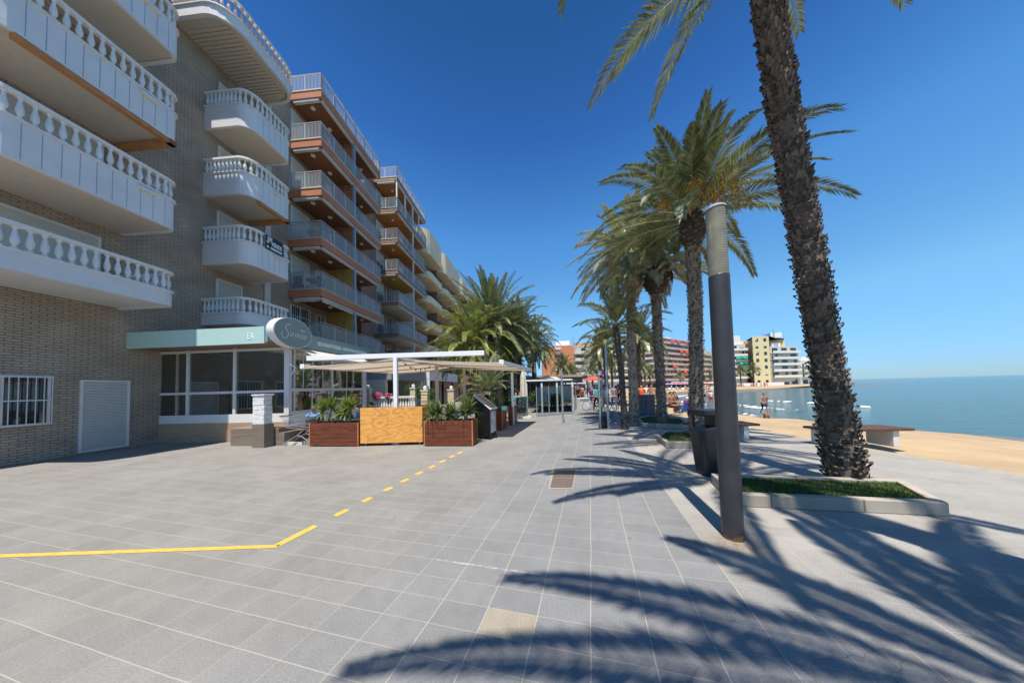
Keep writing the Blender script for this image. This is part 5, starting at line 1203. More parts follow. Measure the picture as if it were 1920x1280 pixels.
for k, (px, py, D, rad, lab) in enumerate(((1003, 744, 19.5, .55, 'round green shrub behind the glass windbreak'), (1012, 748, 19, .45, 'green shrub right of the round one behind the windbreak'), (965, 753, 20, .5, 'dark shrub between the canopy post and the folded parasol'), (1038, 752, 21, .5, 'shrub inside the dark cafe terrace'), (940, 748, 19, .5, 'leafy shrub behind the mint sign'), (1020, 764, 18.6, .3, 'low shrub at the foot of the windbreak'), (1049, 748, 22, .6, 'bushy shrub behind the slim post'), (1062, 752, 23, .5, 'shrub at the right end of the dark cafe terrace'), (925, 752, 17, .5, 'shrub between the second street lamp and the menu stand'), (956, 730, 23, .7, 'tall shrub under the canopy edge'))):
    q = at(px, py, D); shrub('shrub', (q.x, q.y, max(q.z, rad)), rad, 900, lab, 60+k, group='shrubs among the cafe terraces')
q = at(1088, 737, 24); shrub('orange_flowers', (q.x, q.y, 1.15), .42, 120, 'bright orange flowers in a tub in front of the white canopy', 71, 420, mat('orange_petals', (.85, .16, .03), island=.3))
a, c = gD(1082, 20.5), gD(1112, 21.5); t = thing('low_wall', 'low pale wall at the end of the cafe terraces', 'wall', a); b = MB(); b.bar(a+Vector((0, 0, .35)), c+Vector((0, 0, .35)), .5, .7); b.build('wall', LEGW, t); b = MB(); b.bar(a+Vector((0, 0, .73)), c+Vector((0, 0, .73)), .6, .06); b.build('coping', WSIGN, t)
# ------------------------------------------------------------------ people
def skinned(verts, edges, radii, root=0, sub=1):
    me = bpy.data.meshes.new('s'); me.from_pydata(verts, edges, []); me.update(); o = bpy.data.objects.new('s', me); sc.collection.objects.link(o)
    md = o.modifiers.new('skin', 'SKIN'); md.use_smooth_shade = True
    sk = me.skin_vertices[0].data if me.skin_vertices else None
    if sk is None:
        bpy.context.view_layer.objects.active = o; bpy.ops.object.mode_set(mode='OBJECT'); sk = me.skin_vertices[0].data
    for i, r in enumerate(radii): sk[i].radius = r if isinstance(r, tuple) else (r, r); sk[i].use_root = (i == root)
    if sub: s_ = o.modifiers.new('sub', 'SUBSURF'); s_.levels = sub; s_.render_levels = sub
    dg = bpy.context.evaluated_depsgraph_get(); r = bpy.data.meshes.new_from_object(o.evaluated_get(dg)); bpy.data.objects.remove(o); bpy.data.meshes.remove(me)
    for p in r.polygons: p.use_smooth = True
    return r
def pose(kind):
    if kind == 'stand': J = dict(hz=.93, kl=(-.1, .02, .5), kr=(.1, .03, .5), al=(-.11, -.03, .08), ar=(.11, 0, .08), el=(-.25, -.03, 1.13), er=(.25, -.03, 1.13), wl=(-.26, .05, .88), wr=(.26, .05, .88), lean=0)
    if kind == 'walk': J = dict(hz=.92, kl=(-.1, .17, .51), kr=(.1, -.06, .49), al=(-.1, .26, .09), ar=(.1, -.36, .16), el=(-.25, -.14, 1.15), er=(.25, .1, 1.14), wl=(-.24, -.12, .89), wr=(.22, .3, .98), lean=.03)
    if kind == 'sit': J = dict(hz=.47, kl=(-.12, .42, .48), kr=(.12, .42, .48), al=(-.12, .40, .08), ar=(.12, .44, .08), el=(-.24, .08, .68), er=(.24, .08, .68), wl=(-.14, .30, .66), wr=(.14, .30, .66), lean=.04)
    hz = J['hz']; l = J['lean']
    V_ = [(0, 0, hz), (0, .0, hz+.16), (0, l, hz+.36), (0, l, hz+.50), (0, l+.01, hz+.56), (0, l+.03, hz+.66), (0, l+.03, hz+.74)]
    Rr = [(.135, .10), (.12, .09), (.15, .10), (.07, .065), (.052, .055), (.08, .095), (.05, .06)]
    E_ = [(0, 1), (1, 2), (2, 3), (3, 4), (4, 5), (5, 6)]
    def ad(p, r, par): V_.append(p); Rr.append(r); E_.append((par, len(V_)-1)); return len(V_)-1
    for s_, k, a, e, w_ in ((-1, J['kl'], J['al'], J['el'], J['wl']), (1, J['kr'], J['ar'], J['er'], J['wr'])):
        h = ad((s_*.09, 0, hz-.05), .085, 0); kn = ad(k, .055, h); an = ad(a, .036, kn); ad((a[0]*1.1, a[1]+.16, a[2]-.045), .03, an)
        sh = ad((s_*.17, l, hz+.47), .05, 3); el = ad(e, .038, sh); wr_ = ad(w_, .026, el); d = (Vector(w_)-Vector(e)).normalized(); pm = Vector(w_)+d*.07; ph = ad(tuple(pm), (.032, .018), wr_)
        for q in range(4): f1 = pm+d*.05+Vector(((q-1.5)*.016, .01, 0)); f2 = f1+d*.04+Vector((0, .02, 0)); i1 = ad(tuple(f1), .008, ph); ad(tuple(f2), .006, i1)
        t1_ = pm+d*-.01+Vector((-s_*.035, .02, 0)); ad(tuple(t1_), .009, ph)
    return V_, E_, Rr, J
def garment(V_, E_, Rr, keep, grow, cut=None):
    idx = [i for i in keep]; mp = {j: i for i, j in enumerate(idx)}; ed = [(mp[a], mp[b_]) for a, b_ in E_ if a in mp and b_ in mp]
    vs = [list(V_[i]) for i in idx]
    if cut:
        for a, b_, u in cut: p = Vector(V_[a]).lerp(Vector(V_[b_]), u); vs[mp[b_]] = list(p)
    rs = []
    for i in idx: r = Rr[i]; r = r if isinstance(r, tuple) else (r, r); rs.append((r[0]+grow, r[1]+grow))
    return skinned(vs, ed, rs, 0, 1)
KITS = {}
for kd in ('stand', 'walk', 'sit'):
    V_, E_, Rr, J = pose(kd)
    # indices: 0-6 spine+head; left: hip7 knee8 ankle9 toe10 shoulder11 elbow12 wrist13 ... 
    per = 4+4+9
    lh, rh = 7, 7+per-0
    # find indices by structure
    ch = {}
    for a, b_ in E_: ch.setdefault(a, []).append(b_)
    hips = [i for i in ch[0] if i != 1]; shs = [i for i in ch[3] if i != 4]
    legs = []; 
    for h in hips: k = ch[h][0]; an = ch[k][0]; legs.append((h, k, an))
    arms = [(s_, ch[s_][0], ch[ch[s_][0]][0]) for s_ in shs]
    body = skinned(V_, E_, Rr, 0, 1)
    shirt = garment(V_, E_, Rr, [0, 1, 2, 3]+[j for a in arms for j in a[:2]], .014, [(a[0], a[1], .75) for a in arms])
    longs = garment(V_, E_, Rr, [0]+[j for a in legs for j in a], .013, None)
    shorts = garment(V_, E_, Rr, [0]+[j for a in legs for j in a[:2]], .02, [(a[0], a[1], .8) for a in legs])
    hb = MB(); hd = Vector(V_[5]); vs = []; 
    for i in range(7):
        ph = R(100)*i/6
        for k in range(12): a = 2*pi*k/12; r_ = sin(ph); vs.append(hd+Vector((.088*r_*cos(a), -.022+.105*r_*sin(a)-.02*(ph), .02+.105*cos(ph))))
    hb.add(vs, [(i*12+k, i*12+(k+1) % 12, (i+1)*12+(k+1) % 12, (i+1)*12+k) for i in range(6) for k in range(12)])
    hm = bpy.data.meshes.new('hair'); hm.from_pydata(hb.v, [], hb.f); hm.update(); 
    for p in hm.polygons: p.use_smooth = True
    fm = MB(); fm.lathe((hd.x, hd.y+.092, hd.z-.01), [(.0, .025), (.012, -.01), (.004, -.02)], 6)
    nm = bpy.data.meshes.new('nose'); nm.from_pydata(fm.v, [], fm.f); nm.update()
    KITS[kd] = dict(body=body, shirt=shirt, trousers=longs, shorts=shorts, hair=hm, nose=nm)
SKIN = [mat('skin_a', (.52, .29, .19), rough=.55), mat('skin_b', (.40, .20, .12), rough=.55), mat('skin_c', (.62, .37, .27), rough=.55)]
def colour(n, c): return mat('cloth_'+n, c, rough=.85)
CL = dict(white=(.75, .75, .75), black=(.02, .02, .022), blue=(.20, .36, .70), navy=(.03, .05, .12), orange=(.80, .16, .03), red=(.6, .05, .05), teal=(.05, .35, .33), purple=(.15, .06, .18), grey=(.25, .25, .26), pink=(.75, .2, .25), beige=(.5, .42, .3), green=(.06, .2, .08), denim=(.08, .12, .22), brown=(.12, .07, .04), sky=(.25, .5, .75))
HAIR = dict(dark=mat('hair_dark', (.02, .014, .01), rough=.7), brown=mat('hair_brown', (.10, .05, .025), rough=.7), grey=mat('hair_grey', (.35, .34, .33), rough=.7))
def person(p, rz, kind, label, top=None, legs=None, short=False, hair='dark', skin=0, s=1.0, group=None):
    K = KITS[kind]; t = thing('person', label, 'person', p, rz=rz, group=group); t.scale = (s, s, s)
    def pt(nm_, me, m):
        o = bpy.data.objects.new(nm_, me); sc.collection.objects.link(o); o.parent = t
        if len(me.materials) == 0: me.materials.append(m)
        o.material_slots[0].link = 'OBJECT'; o.material_slots[0].material = m; return o
    bo = pt('body', K['body'], SKIN[skin])
    if top: pt('shirt', K['shirt'], colour(top, CL[top]))
    if legs: pt('shorts' if short else 'trousers', K['shorts' if short else 'trousers'], colour(legs, CL[legs]))
    pt('hair', K['hair'], HAIR[hair]); return t
def gz(px, D, z=0): q = at(px, 727, D); return (q.x, q.y, z)
def table(p, lab):
    t = thing('round_table', lab, 'table', p, rz=0, group='round green terrace tables'); b = MB(); b.lathe((0, 0, 0), [(.36, .72), (.37, .74), (.36, .755)], 24); b.build('top', mat('sage_top', (.25, .42, .33), rough=.4), t); b = MB(); b.lathe((0, 0, 0), [(.22, 0), (.22, .02), (.03, .04), (.03, .72)], 12); b.build('pedestal', DARKM, t); return t
TBL = table(gz(850, 10.3), 'round green table behind the right planter')
# under the canopy and in the restaurant
person(gz(646, 9.9), R(20), 'sit', 'person in a black jacket seated under the canopy, seen from behind between the yuccas', 'black', 'denim')
person(gz(672, 9.7), R(-40), 'sit', 'person in a light blue shirt seated at the left edge of the plywood counter', 'blue', 'navy', hair='brown')
person(gz(697, 9.9, .06), R(160), 'sit', 'person seated behind the plywood counter with only a dark head showing', 'grey', 'black')
person(gz(588, 9.35), R(30), 'sit', 'person in a bright blue top seated behind the shopping trolley', 'sky', 'black', hair='brown')
person(at(504, 727, 10.4).xy.to_3d() + Vector((0, 0, .95)), R(-70), 'stand', 'dark clothed person standing behind the left restaurant window', 'black', 'black', hair='grey', s=.98)
person(at(549, 727, 11.2).xy.to_3d() + Vector((0, 0, .55)), R(-60), 'stand', 'person in a white shirt behind the low restaurant window, left one of the two', 'white', 'green', s=.85)
person(at(560, 727, 11.6).xy.to_3d() + Vector((0, 0, .55)), R(-110), 'stand', 'person in a white shirt behind the low restaurant window, right one of the two', 'white', 'black', s=.82)
person(gz(907, 12.2), R(200), 'stand', 'waiter in black standing behind the menu stand', 'black', 'black', s=.98)
person(gz(967, 17.5), R(180), 'sit', 'person in pale green seated beyond the white canopy post, left of a pair', 'teal', 'grey', s=1.15)
person(gz(974, 17.8), R(190), 'sit', 'person in beige seated beyond the white canopy post, right of a pair', 'beige', 'grey', s=1.15, hair='brown')
# on the promenade
person(gz(1045, 25), R(170), 'walk', 'person in dark clothes walking past the glass windbreak', 'black', 'denim')
person(gz(1083, 22.5), R(180), 'walk', 'person in black walking in front of the orange flowers', 'black', 'black')
person(gz(1110, 19), R(150), 'walk', 'person in purple walking left of the grey sign posts', 'purple', 'navy', short=True)
person(gz(1118, 17.5), R(10), 'walk', 'person in teal walking away beside the grey sign posts', 'teal', 'black', hair='brown')
person(gz(1133, 15.5), R(185), 'walk', 'person in a white shirt walking between the two grey posts', 'white', 'beige', short=True)
person(gz(1150, 19), R(170), 'walk', 'person in grey walking behind the slim dark palm', 'grey', 'denim')
person(gz(1158, 24), R(20), 'stand', 'person in red standing behind the slim dark palm', 'red', 'black')
person(gz(1202, 16.3), R(170), 'stand', 'person in a bright orange top standing behind the blue grey cabinet', 'orange', 'grey')
person(gz(1212, 18.2), R(200), 'stand', 'person in white behind the blue grey cabinet', 'white', 'red', short=True, hair='brown')
person(gz(1221, 17.4), R(150), 'stand', 'bare chested person behind the right end of the blue grey cabinet', None, 'red', short=True, skin=1)
person(gz(1192, 21), R(190), 'walk', 'person in pink just right of the tan palm trunk', 'pink', 'denim')
person(gz(1256, 15.35), R(185), 'sit', 'tanned person in black swimwear seated at the left of the bench', None, 'black', short=True, skin=1)
person(gz(1263, 15.4), R(175), 'sit', 'person in dark clothes seated at the right of the bench', 'brown', 'black', short=True, skin=1)
q = gz(1092, 33); person(q, R(10), 'walk', 'distant person in white on the promenade left of the sign posts', 'white', 'beige')
person(gz(1104, 36), R(190), 'walk', 'distant person in navy on the promenade left of the sign posts', 'navy', 'grey')
for k, (px, D, sh_, lab) in enumerate(((1018, 20.5, 'white', 'diner in white seated at the left of the dark cafe terrace'), (1028, 21.5, 'red', 'diner in red seated in the dark cafe terrace'), (1044, 20.2, 'sky', 'diner in pale blue seated near the slim post'), (1064, 22, 'beige', 'diner in beige seated at the right of the dark cafe terrace'), (999, 22, 'navy', 'diner in navy seated behind the folded parasol'))):
    person(gz(px, D), R(150+30*k), 'sit', lab, sh_, 'denim', hair=('dark', 'brown', 'grey')[k % 3]); 
for px, D, lab in ((1023, 20.8, 'sage round table between the two left diners of the dark cafe terrace'), (1053, 20.8, 'sage round table by the diner in pale blue')): place(TBL, True, gz(px, D), 0, lab)
for px, py, D, c_, lab in ((1030, 0, 26, 'white_cloth', 'open white parasol over the dark cafe terrace'), (962, 0, 27, 'cream_umbrella', 'open cream parasol left of the folded one')):
    q = gz(px, D); t = thing('parasol', lab, 'parasol', q); b = MB(); b.lathe((q[0], q[1], 2.3), [(1.5, 0), (.8, .35), (.03, .6)], 8, cap=False); b.build('canopy', mat(c_, (.66, .60, .50), rough=.8, trans=.2), t); b = MB(); b.tube([(q[0], q[1], 0), (q[0], q[1], 2.85)], .025, 6); b.build('pole', METG, t)
# red parasol
q = gz(1113, 21); t = thing('parasol', 'small red parasol above the walkers left of the grey posts', 'parasol', q); b = MB(); b.lathe((q[0], q[1], 2.15), [(.85, 0), (.45, .22), (.02, .36)], 10, cap=False); b.build('canopy', mat('red_cloth', (.55, .10, .08), rough=.8, trans=.2), t); b = MB(); b.tube([(q[0], q[1], 0), (q[0], q[1], 2.5)], .02, 6); b.build('pole', METG, t)
# sea front people and beach
SANDZ = -.55
person(G(1434, 778, -.9), R(160), 'walk', 'bather in swim shorts walking on the wet sand at the right edge of the photo', None, 'navy', short=True, skin=1)
person(G(1331, 757, -.95), R(200), 'stand', 'bather standing in the shallows right of the tall palm trunk, left of a pair', None, 'red', short=True, skin=1)
person(G(1334, 758, -.95), R(160), 'stand', 'bather standing in the shallows right of the tall palm trunk, right of a pair', 'white', 'red', short=True, skin=1)
person(G(1322, 751, -.98), R(160), 'stand', 'distant bather wading left of the pair in the shallows', None, 'black', short=True, skin=2)
rn = random.Random(77)
seen_ = set()
cols = ['white', 'red', 'navy', 'pink', 'teal', 'black', 'sky', 'orange']
for k in range(64):
    px = rn.choice((rn.uniform(1248, 1294), rn.uniform(1316, 1332), rn.uniform(1380, 1440))); D = rn.uniform(70, 98) if px < 1345 else rn.uniform(98, 104)
    tp = rn.choice(cols+[None]*6); sh_ = rn.choice(cols); kd = rn.choice(('stand', 'walk', 'sit')); lab = 'tiny %s in %s shorts%s, %s' % (dict(stand='standing bather', walk='walking bather', sit='sitting bather')[kd], sh_, ' and a %s top' % tp if tp else '', 'left of the street lamp' if px < 1360 else 'right of the street lamp')
    if lab in seen_: continue
    seen_.add(lab); person(gz(px, D, -.45), rn.uniform(0, 6.28), kd, lab, tp, sh_, short=True, skin=rn.randrange(3), group='distant bathers on the far beach')
# dog
q = G(1437, 791, -.8); dv_ = [(0, 0, .38), (0, -.28, .40), (0, .18, .40), (0, .30, .50), (0, .36, .55), (0, .46, .52), (0, -.42, .48)]; de = [(0, 1), (0, 2), (2, 3), (3, 4), (4, 5), (1, 6)]; dr = [.085, .075, .10, .06, .06, .03, .015]
for x, y, top in ((-.07, .18, 2), (.07, .18, 2), (-.07, -.28, 1), (.07, -.28, 1)):
    i = len(dv_); dv_ += [(x, y+(.04 if top == 1 else 0), .24), (x, y-(.05 if top == 1 else 0), .13), (x, y, .02)]; de += [(top, i), (i, i+1), (i+1, i+2)]; dr += [.045, .025, .022]
dm = skinned(dv_, de, dr, 0, 1); t = thing('dog', 'small brown dog on the sand at the right edge of the photo', 'dog', q, rz=R(120)); o = bpy.data.objects.new('body', dm); dm.materials.append(mat('dog_fur', (.22, .10, .05), rough=.9)); sc.collection.objects.link(o); o.parent = t
b = MB(); b.add([(-.05, .34, .60), (-.02, .34, .62), (-.06, .36, .54), (.05, .34, .60), (.02, .34, .62), (.06, .36, .54)], [(0, 1, 2), (3, 5, 4)]); b.build('ears', MATS['dog_fur'], t, local=True)
# beach parasols, loungers
def parasol_proto(c1):
    t = thing('beach_parasol', 'x', 'beach parasol', (0, 0, 0), rz=0, group='beach parasols on the far sand'); b = MB(); b.lathe((0, 0, 0), [(1.05, 1.9), (.6, 2.15), (.02, 2.3)], 10, cap=False); b.build('canopy', c1, t); b = MB(); b.tube([(0, 0, 0), (0, 0, 2.3)], .025, 6); b.build('pole', METG, t); return t
PA = [parasol_proto(mat('lilac_cloth', (.38, .28, .55), rough=.8)), parasol_proto(mat('white_cloth', (.75, .72, .72), rough=.8)), parasol_proto(mat('pink_cloth', (.70, .25, .35), rough=.8))]; used = [0, 0, 0]
nm = ('lilac', 'white', 'pink'); ordn = ('first', 'second', 'third', 'fourth', 'fifth', 'sixth', 'seventh', 'eighth', 'ninth', 'tenth', 'eleventh', 'twelfth'); rows_ = ('front', 'middle', 'back')
for row in range(3):
    for k in range(12):
        c_ = rn.choice((0, 0, 1, 1, 2)); px = 1253+k*7.6+rn.uniform(-1.2, 1.2); D = 88+row*7
        if 1294 < px < 1318: pass
        p = gz(px, D, -.35); place(PA[c_], used[c_], p, rn.uniform(0, 6), '%s beach parasol, %s from the left in the %s row on the far sand' % (nm[c_], ordn[k], rows_[row])); used[c_] = 1
for c_ in range(3):
    if not used[c_]: place(PA[c_], 0, gz(1300+c_*5, 97, -.35), 0, 'small %s beach parasol in the rows on the far sand' % nm[c_])
LO = thing('sun_lounger', 'x', 'sun lounger', (0, 0, 0), rz=0, group='sun loungers on the far sand'); b = MB(); b.box(-.3, .3, -.9, .4, .3, .36); b.bar((0, .4, .33), (0, .95, .62), .6, .06); b.build('bed', WSIGN, LO); b = MB()
for x, y in ((-.25, -.8), (.25, -.8), (-.25, .5), (.25, .5)): b.box(x-.02, x+.02, y-.02, y+.02, 0, .3)
b.build('legs', METG, LO)
for k in range(26): place(LO, k > 0, gz(1252+k*3.6, 84+(k % 4)*6, -.4), rn.uniform(-.4, .4), 'white sun lounger on the far sand, %s from the left in row %s' % (ordn[k//4], ('one', 'two', 'three', 'four')[k % 4]))
# towels / chairs on near sand
def chair_beach(p, rz, col_, lab):
    t = thing('beach_chair', lab, 'beach chair', p, rz=rz); b = MB(); b.bar((0, -.25, .28), (0, .22, .22), .5, .03); b.bar((0, .22, .22), (0, .48, .78), .5, .03); b.build('sling', col_, t); b = MB()
    for s_ in (-.26, .26): b.tube([(s_, -.28, 0), (s_, .35, .45)], .012, 5); b.tube([(s_, .4, 0), (s_, -.25, .42)], .012, 5)
    b.build('frame', METG, t)
chair_beach(G(1276, 778, -.1), R(200), mat('blue_sling', (.03, .10, .5), rough=.7), 'blue beach chair on the sand right of the seated couple')
chair_beach(G(1290, 772, -.15), R(150), mat('red_stripe', (.6, .06, .06), rough=.7), 'red and white beach chair left of the tall palm trunk')
# bicycles
def bicycle(p, rz, col_, lab):
    t = thing('bicycle', lab, 'bicycle', p, rz=rz, group='bicycles parked on the promenade')
    for y in (-.52, .52):
        b = MB(); pts = [(0, y+.33*cos(2*pi*k/20), .34+.33*sin(2*pi*k/20)) for k in range(21)]; b.tube(pts, .016, 6); o = b.build('wheel', BLK, t); b = MB()
        for k in range(10): a_ = 2*pi*k/10; b.tube([(0, y, .34), (0, y+.32*cos(a_), .34+.32*sin(a_))], .003, 3)
        b.build('spokes', STL, o)
    b = MB(); bb = (0, -.08, .30); st_ = (0, -.20, .78); hd_ = (0, .36, .80); hb_ = (0, .40, .66)
    for a_, c_ in ((bb, st_), (st_, hd_), (bb, hb_), (hd_, hb_), (bb, (0, -.52, .34)), (st_, (0, -.52, .34)), (hb_, (0, .52, .34)), (hd_, (0, .33, .98))): b.tube([a_, c_], .016, 6)
    b.build('frame', col_, t); b = MB(); b.box(-.07, .07, -.33, -.08, .88, .93); b.tube([st_, (0, -.22, .9)], .013, 6); b.build('saddle', BLK, t)
    b = MB(); b.tube([(-.28, .24, 1.0), (-.1, .34, .99), (.1, .34, .99), (.28, .24, 1.0)], .013, 6); b.build('handlebar', METG, t)
bicycle(gz(1111, 18.2), R(-75), mat('bike_white', (.6, .6, .6), rough=.3), 'white bicycle parked beside the low pale wall')
bicycle(gz(1180, 14.6), R(35), mat('bike_grey', (.2, .2, .22), rough=.3), 'grey bicycle leaning at the tan palm trunk')
bicycle(gz(1153, 14.2), R(-60), mat('bike_red', (.5, .03, .04), rough=.3), 'red bicycle behind the slim dark palm')
# terrace tables and chairs
table(gz(641, 9.35), 'round green table in front of the person in the black jacket'); table(gz(668, 9.2), 'round green table at the left edge of the plywood counter'); table(gz(712, 10.6), 'round green table behind the plywood counter')
def chair(p, rz, lab):
    t = thing('terrace_chair', lab, 'chair', p, rz=rz, group='dark terrace chairs'); b = MB(); b.box(-.21, .21, -.2, .2, .43, .46); b.build('seat', DARKM, t, bevel=.01); b = MB(); b.bar((0, -.21, .55), (0, -.27, .88), .40, .03); b.build('backrest', DARKM, t)
    for x in (-.19, .19):
        for y in (-.2, .18): b = MB(); b.tube([(x, y, 0), (x, y, .44 if y > 0 else .85)], .013, 6); b.build('leg', DARKM, t)
for px, D, rz, lab in ((646, 9.9, 20, 'terrace chair of the person in the black jacket'), (672, 9.7, -40, 'terrace chair of the person in the light blue shirt'), (697, 9.9, 160, 'terrace chair behind the plywood counter'), (588, 9.35, 30, 'terrace chair behind the shopping trolley'), (835, 10.2, 60, 'empty terrace chair left of the table behind the right planter'), (865, 10.6, -60, 'empty terrace chair right of the table behind the right planter'), (815, 11.5, 170, 'empty terrace chair by the second canopy post'), (967, 17.5, 180, 'chair of the person in pale green'), (974, 17.8, 190, 'chair of the person in beige'), (750, 10.9, -70, 'empty terrace chair behind the white front post')):
    chair(gz(px, D), R(rz), lab)

# ------------------------------------------------------------------ far blocks round the bay
def block(label, path, z_top, floors, wallm, depth=12, balc=None, bay=3.4, awn=None, awc=None, g0=3.4, win=True, rail=True, proud=1.3, winm=None, hut=True, seed=0, cat='building', gap=.62):
    """a block whose street front follows path (left to right as seen from the bay)"""
    P = [Vector((p[0], p[1], 0)) for p in path]; t = thing('apartment_building', label, cat, P[0]); rn = random.Random(seed)
    fh = (z_top-g0)/(floors-1)
    b = MB(); b.strip([p.xy for p in P], depth, -1.0, z_top); b.build('wall', wallm, t)
    b = MB(); b.strip([p.xy for p in P], depth, z_top+.002, z_top+.25); b.build('roof', CREAMR, t)
    segs = list(zip(P, P[1:]))
    def off(e):
        out = []
        for i, p in enumerate(P):
            ds = []
            if i > 0: ds.append((P[i]-P[i-1]).normalized())
            if i < len(P)-1: ds.append((P[i+1]-P[i]).normalized())
            d = sum(ds, Vector()).normalized(); out.append((p.x+d.y*e, p.y-d.x*e))
        return out
    for k in range(floors):
        z = 0 if k == 0 else g0+fh*(k-1)
        if balc and k > 0:
            b = MB(); b.strip(off(proud), proud-.01, z-.22, z); 
            if rail: b.strip(off(proud), .1, z, z+.85)
            b.build('balcony', balc, t)
        for a, c in segs:
            L_ = (c-a).length; d = (c-a)/L_; nrm = Vector((d.y, -d.x, 0)); m = max(1, int(L_/bay))
            for q in range(m):
                if not win: continue
                u0 = (q+.5-gap/2)/m*L_; u1 = (q+.5+gap/2)/m*L_; p0 = a+d*u0+nrm*.03; p1 = a+d*u1+nrm*.03; h0 = z+(.05 if balc else .9); h1 = z+min(fh-.5, 2.3)
                b = MB(); b.bar(p0+Vector((0, 0, (h0+h1)/2)), p1+Vector((0, 0, (h0+h1)/2)), .05, h1-h0); o = b.build('window', DKGL if (winm is None) else winm, t)
                if rn.random() < .45 and not balc:
                    pass
                if rn.random() < .5:
                    hh = rn.uniform(.3, .9)*(h1-h0); b = MB(); b.bar(p0+nrm*.04+Vector((0, 0, h1-hh/2)), p1.lerp(p0, rn.choice((0, .5)))+nrm*.04+Vector((0, 0, h1-hh/2)), .03, hh); b.build('shutter', SHUT, o)
    for (u, k) in (awn or []):
        z = g0+fh*(k)-.25; L_ = sum((c-a).length for a, c in segs); s_ = u*L_
        for a, c in segs:
            l = (c-a).length
            if s_ <= l: break
            s_ -= l
        d = (c-a).normalized(); nrm = Vector((d.y, -d.x, 0)); p = a+d*s_; b = MB()
        q0, q1 = p-d*1.6, p+d*1.6; n1, n2 = nrm*(proud-.1), nrm*(proud+.5)
        b.add([q0+n1+Vector((0, 0, z)), q1+n1+Vector((0, 0, z)), q1+n2+Vector((0, 0, z-1.1)), q0+n2+Vector((0, 0, z-1.1)), q1+n2+Vector((0, 0, z-1.4)), q0+n2+Vector((0, 0, z-1.4))], [(0, 1, 2, 3), (3, 2, 4, 5)]); b.build('awning', awc or mat('red_awning', (.70, .05, .04), rough=.8), t)
    if hut:
        a, c = P[0], P[-1]; m_ = a.lerp(c, rn.uniform(.3, .6)); d = (c-a).normalized(); b = MB(); b.bar(m_+Vector((0, 0, z_top+1.2))+Vector((-d.y, d.x, 0))*5, m_+d*5+Vector((0, 0, z_top+1.2))+Vector((-d.y, d.x, 0))*5, 4, 2.2); b.build('roof_hut', WSIGN if rn.random() < .6 else wallm, t)
        for q in range(3): p = m_+d*rn.uniform(-6, 8)+Vector((-d.y, d.x, 0))*4; h = rn.uniform(2, 4); b = MB(); b.bar(p+Vector((0, 0, z_top+.2)), p+Vector((0, 0, z_top+.2+h)), .12); b.bar(p+Vector((-.6, 0, z_top+h)), p+Vector((.6, 0, z_top+h)), .08); b.build('aerial', METG, t)
    return t
def zt(px, py, D): return at(px, py, D).z
def pd(*L_): return [tuple(gD(px, D).xy) for px, D in L_]
ORB = brick_mat('orange_brick', (.62, .22, .09), (.54, .18, .07), (.5, .3, .2), bw=.5, bh=.15, mort=.01); CREAM = mat('far_cream', (.66, .58, .46), rough=.85, noise=.05); BGE = mat('far_beige', (.48, .36, .26), rough=.85, noise=.1, nscale=.3)
YEL2 = mat('far_yellow', (.74, .62, .32), rough=.85, noise=.04); WH2 = mat('far_white', (.76, .73, .68), rough=.8); RED2 = mat('far_red', (.42, .12, .08), rough=.85); GREYW = mat('far_grey_white', (.60, .56, .50), rough=.8, noise=.06)
block('orange brick apartment block with few small windows beyond the glass windbreaks', pd((1019, 96), (1077, 95)), zt(1048, 648, 95), 6, ORB, bay=6.2, gap=.22, seed=1)
block('cream balconied block joined to the right of the orange brick one', pd((1077.3, 95.3), (1106, 97)), zt(1090, 650, 96), 6, BGE, balc=CREAM, bay=4, seed=2)
block('low cream apartment block behind the slim dark palm', pd((1108, 112), (1166, 112)), zt(1140, 667, 112), 5, GREYW, balc=CREAM, bay=4, seed=3)
block('beige apartment block left of the block with red awnings', pd((1168, 128), (1204, 128)), zt(1190, 668, 128), 5, BGE, balc=CREAM, bay=4, seed=4)
block('long nine storey beige block with curving balconies and red awnings across the bay', pd((1205, 126), (1222, 124), (1240, 124), (1262, 130), (1296, 140)), zt(1240, 632, 124), 9, mat('far_brown_red', (.36, .19, .13), rough=.85, noise=.1, nscale=.3), balc=mat('far_pinkish_rail', (.52, .42, .36), rough=.8, noise=.12, nscale=.3), bay=3.6, awn=[(.47, 8), (.62, 8), (.86, 8), (.70, 6), (.93, 4), (.50, 3), (.84, 6), (.60, 2), (.78, 2), (.68, 1), (.45, 0)], seed=5)
block('narrow yellow apartment tower right of the tall palm trunk', pd((1312, 134), (1330, 140), (1336, 156)), zt(1322, 656, 136), 7, YEL2, balc=CREAM, bay=3.6, seed=6)
block('cream block half hidden behind the large street lamp', pd((1334, 150), (1374, 150)), zt(1345, 676, 150), 5, CREAM, bay=4, seed=16)
block('white apartment block with green awnings behind the far beach', pd((1374, 122), (1402, 122)), zt(1390, 646, 122), 7, GREYW, balc=WH2, bay=3.4, awn=[(.35, 4), (.7, 4), (.6, 3), (.8, 3), (.8, 2)], awc=mat('green_awning', (.02, .30, .20), rough=.8), seed=7)
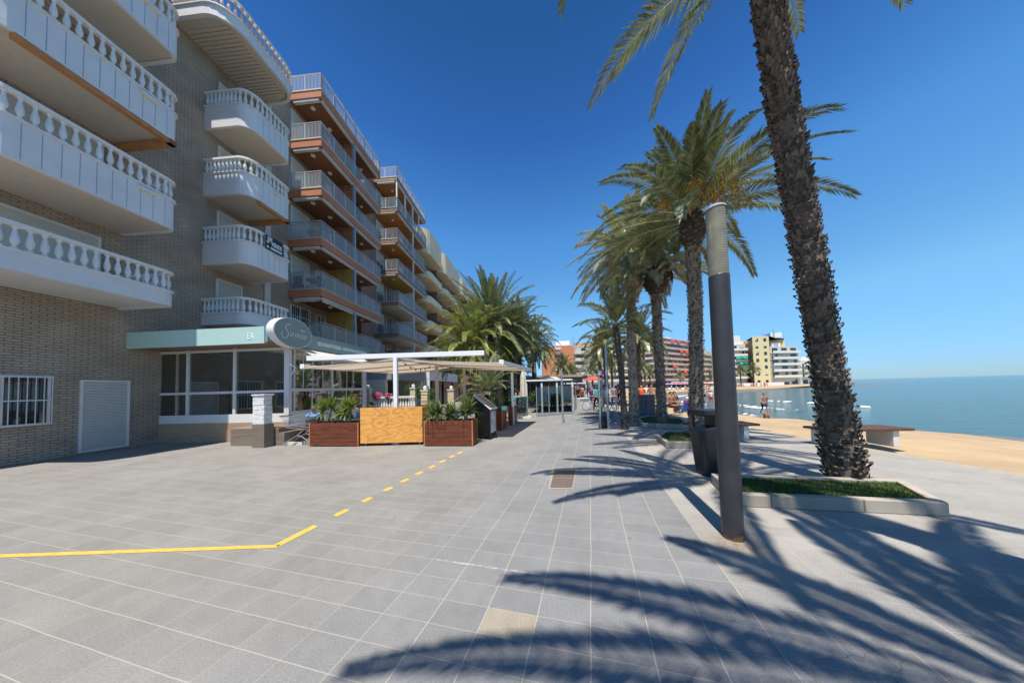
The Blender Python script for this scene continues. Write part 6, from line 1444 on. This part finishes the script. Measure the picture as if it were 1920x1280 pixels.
q = at(1386, 640, 123); t = thing('rooftop_sign_wall', 'white rooftop wall with small orange panel on top of the block with green awnings', 'rooftop wall', (q.x, q.y, zt(1390, 646, 122)+.25)); zz0 = zt(1390, 646, 122)+.25; b = MB(); b.box(q.x-2.8, q.x+.5, q.y, q.y+6, zz0, zz0+4.2); b.box(q.x+.5, q.x+4.2, q.y, q.y+6, zz0, zz0+1.6); b.build('wall', WH2, t); b = MB(); b.box(q.x+2.0, q.x+3.7, q.y-.08, q.y-.01, zz0+.1, zz0+1.3); b.build('orange_panel', mat('orange_panel', (.75, .33, .04)), t)
block('narrow dark red block squeezed between the white and the yellow blocks', pd((1402.5, 126), (1411, 126)), zt(1406, 660, 126), 6, RED2, balc=CREAM, bay=2.5, proud=.6, seed=8)
block('pale yellow apartment block with small square windows at the right of the photo', pd((1412, 132), (1416, 116), (1447, 116)), zt(1430, 631, 116), 7, YEL2, bay=3.6, gap=.35, seed=9)
block('cream balconied block right of the pale yellow block', pd((1448, 117), (1500, 119)), zt(1470, 650, 118), 6, CREAM, balc=WH2, bay=4, seed=10)
block('low white block at the far right end of the bay', pd((1504, 122), (1560, 124)), zt(1530, 676, 122), 4, WH2, balc=CREAM, bay=4, seed=11)
a, c = gD(1251, 112), gD(1291, 114); t = thing('beach_bar', 'long low beach bar with a green and white roof below the block with red awnings', 'beach bar', a); b = MB(); b.bar(a+Vector((0, 1.5, 1.2)), c+Vector((0, 1.5, 1.2)), 3, 2.4); b.build('front', mat('bar_front', (.10, .11, .11), noise=.5, nscale=.5), t); b = MB(); b.bar(a+Vector((0, 0, 2.6)), c+Vector((0, 0, 2.6)), 6, .35); b.build('roof', mat('green_roof', (.02, .16, .10), rough=.7), t); b = MB(); b.bar(a+Vector((0, -3.05, 2.35)), c+Vector((0, -3.05, 2.35)), .1, .3); b.build('valance', WH2, t)
a, c = gD(1376, 113), gD(1470, 113); t = thing('sea_wall', 'low white sea wall along the far beach', 'wall', a); b = MB(); b.bar(a+Vector((0, 0, .2)), c+Vector((0, 0, .2)), .5, 1.9); b.build('wall', WH2, t)
for o in bpy.data.objects:
    if '_local' in o: del o['_local']
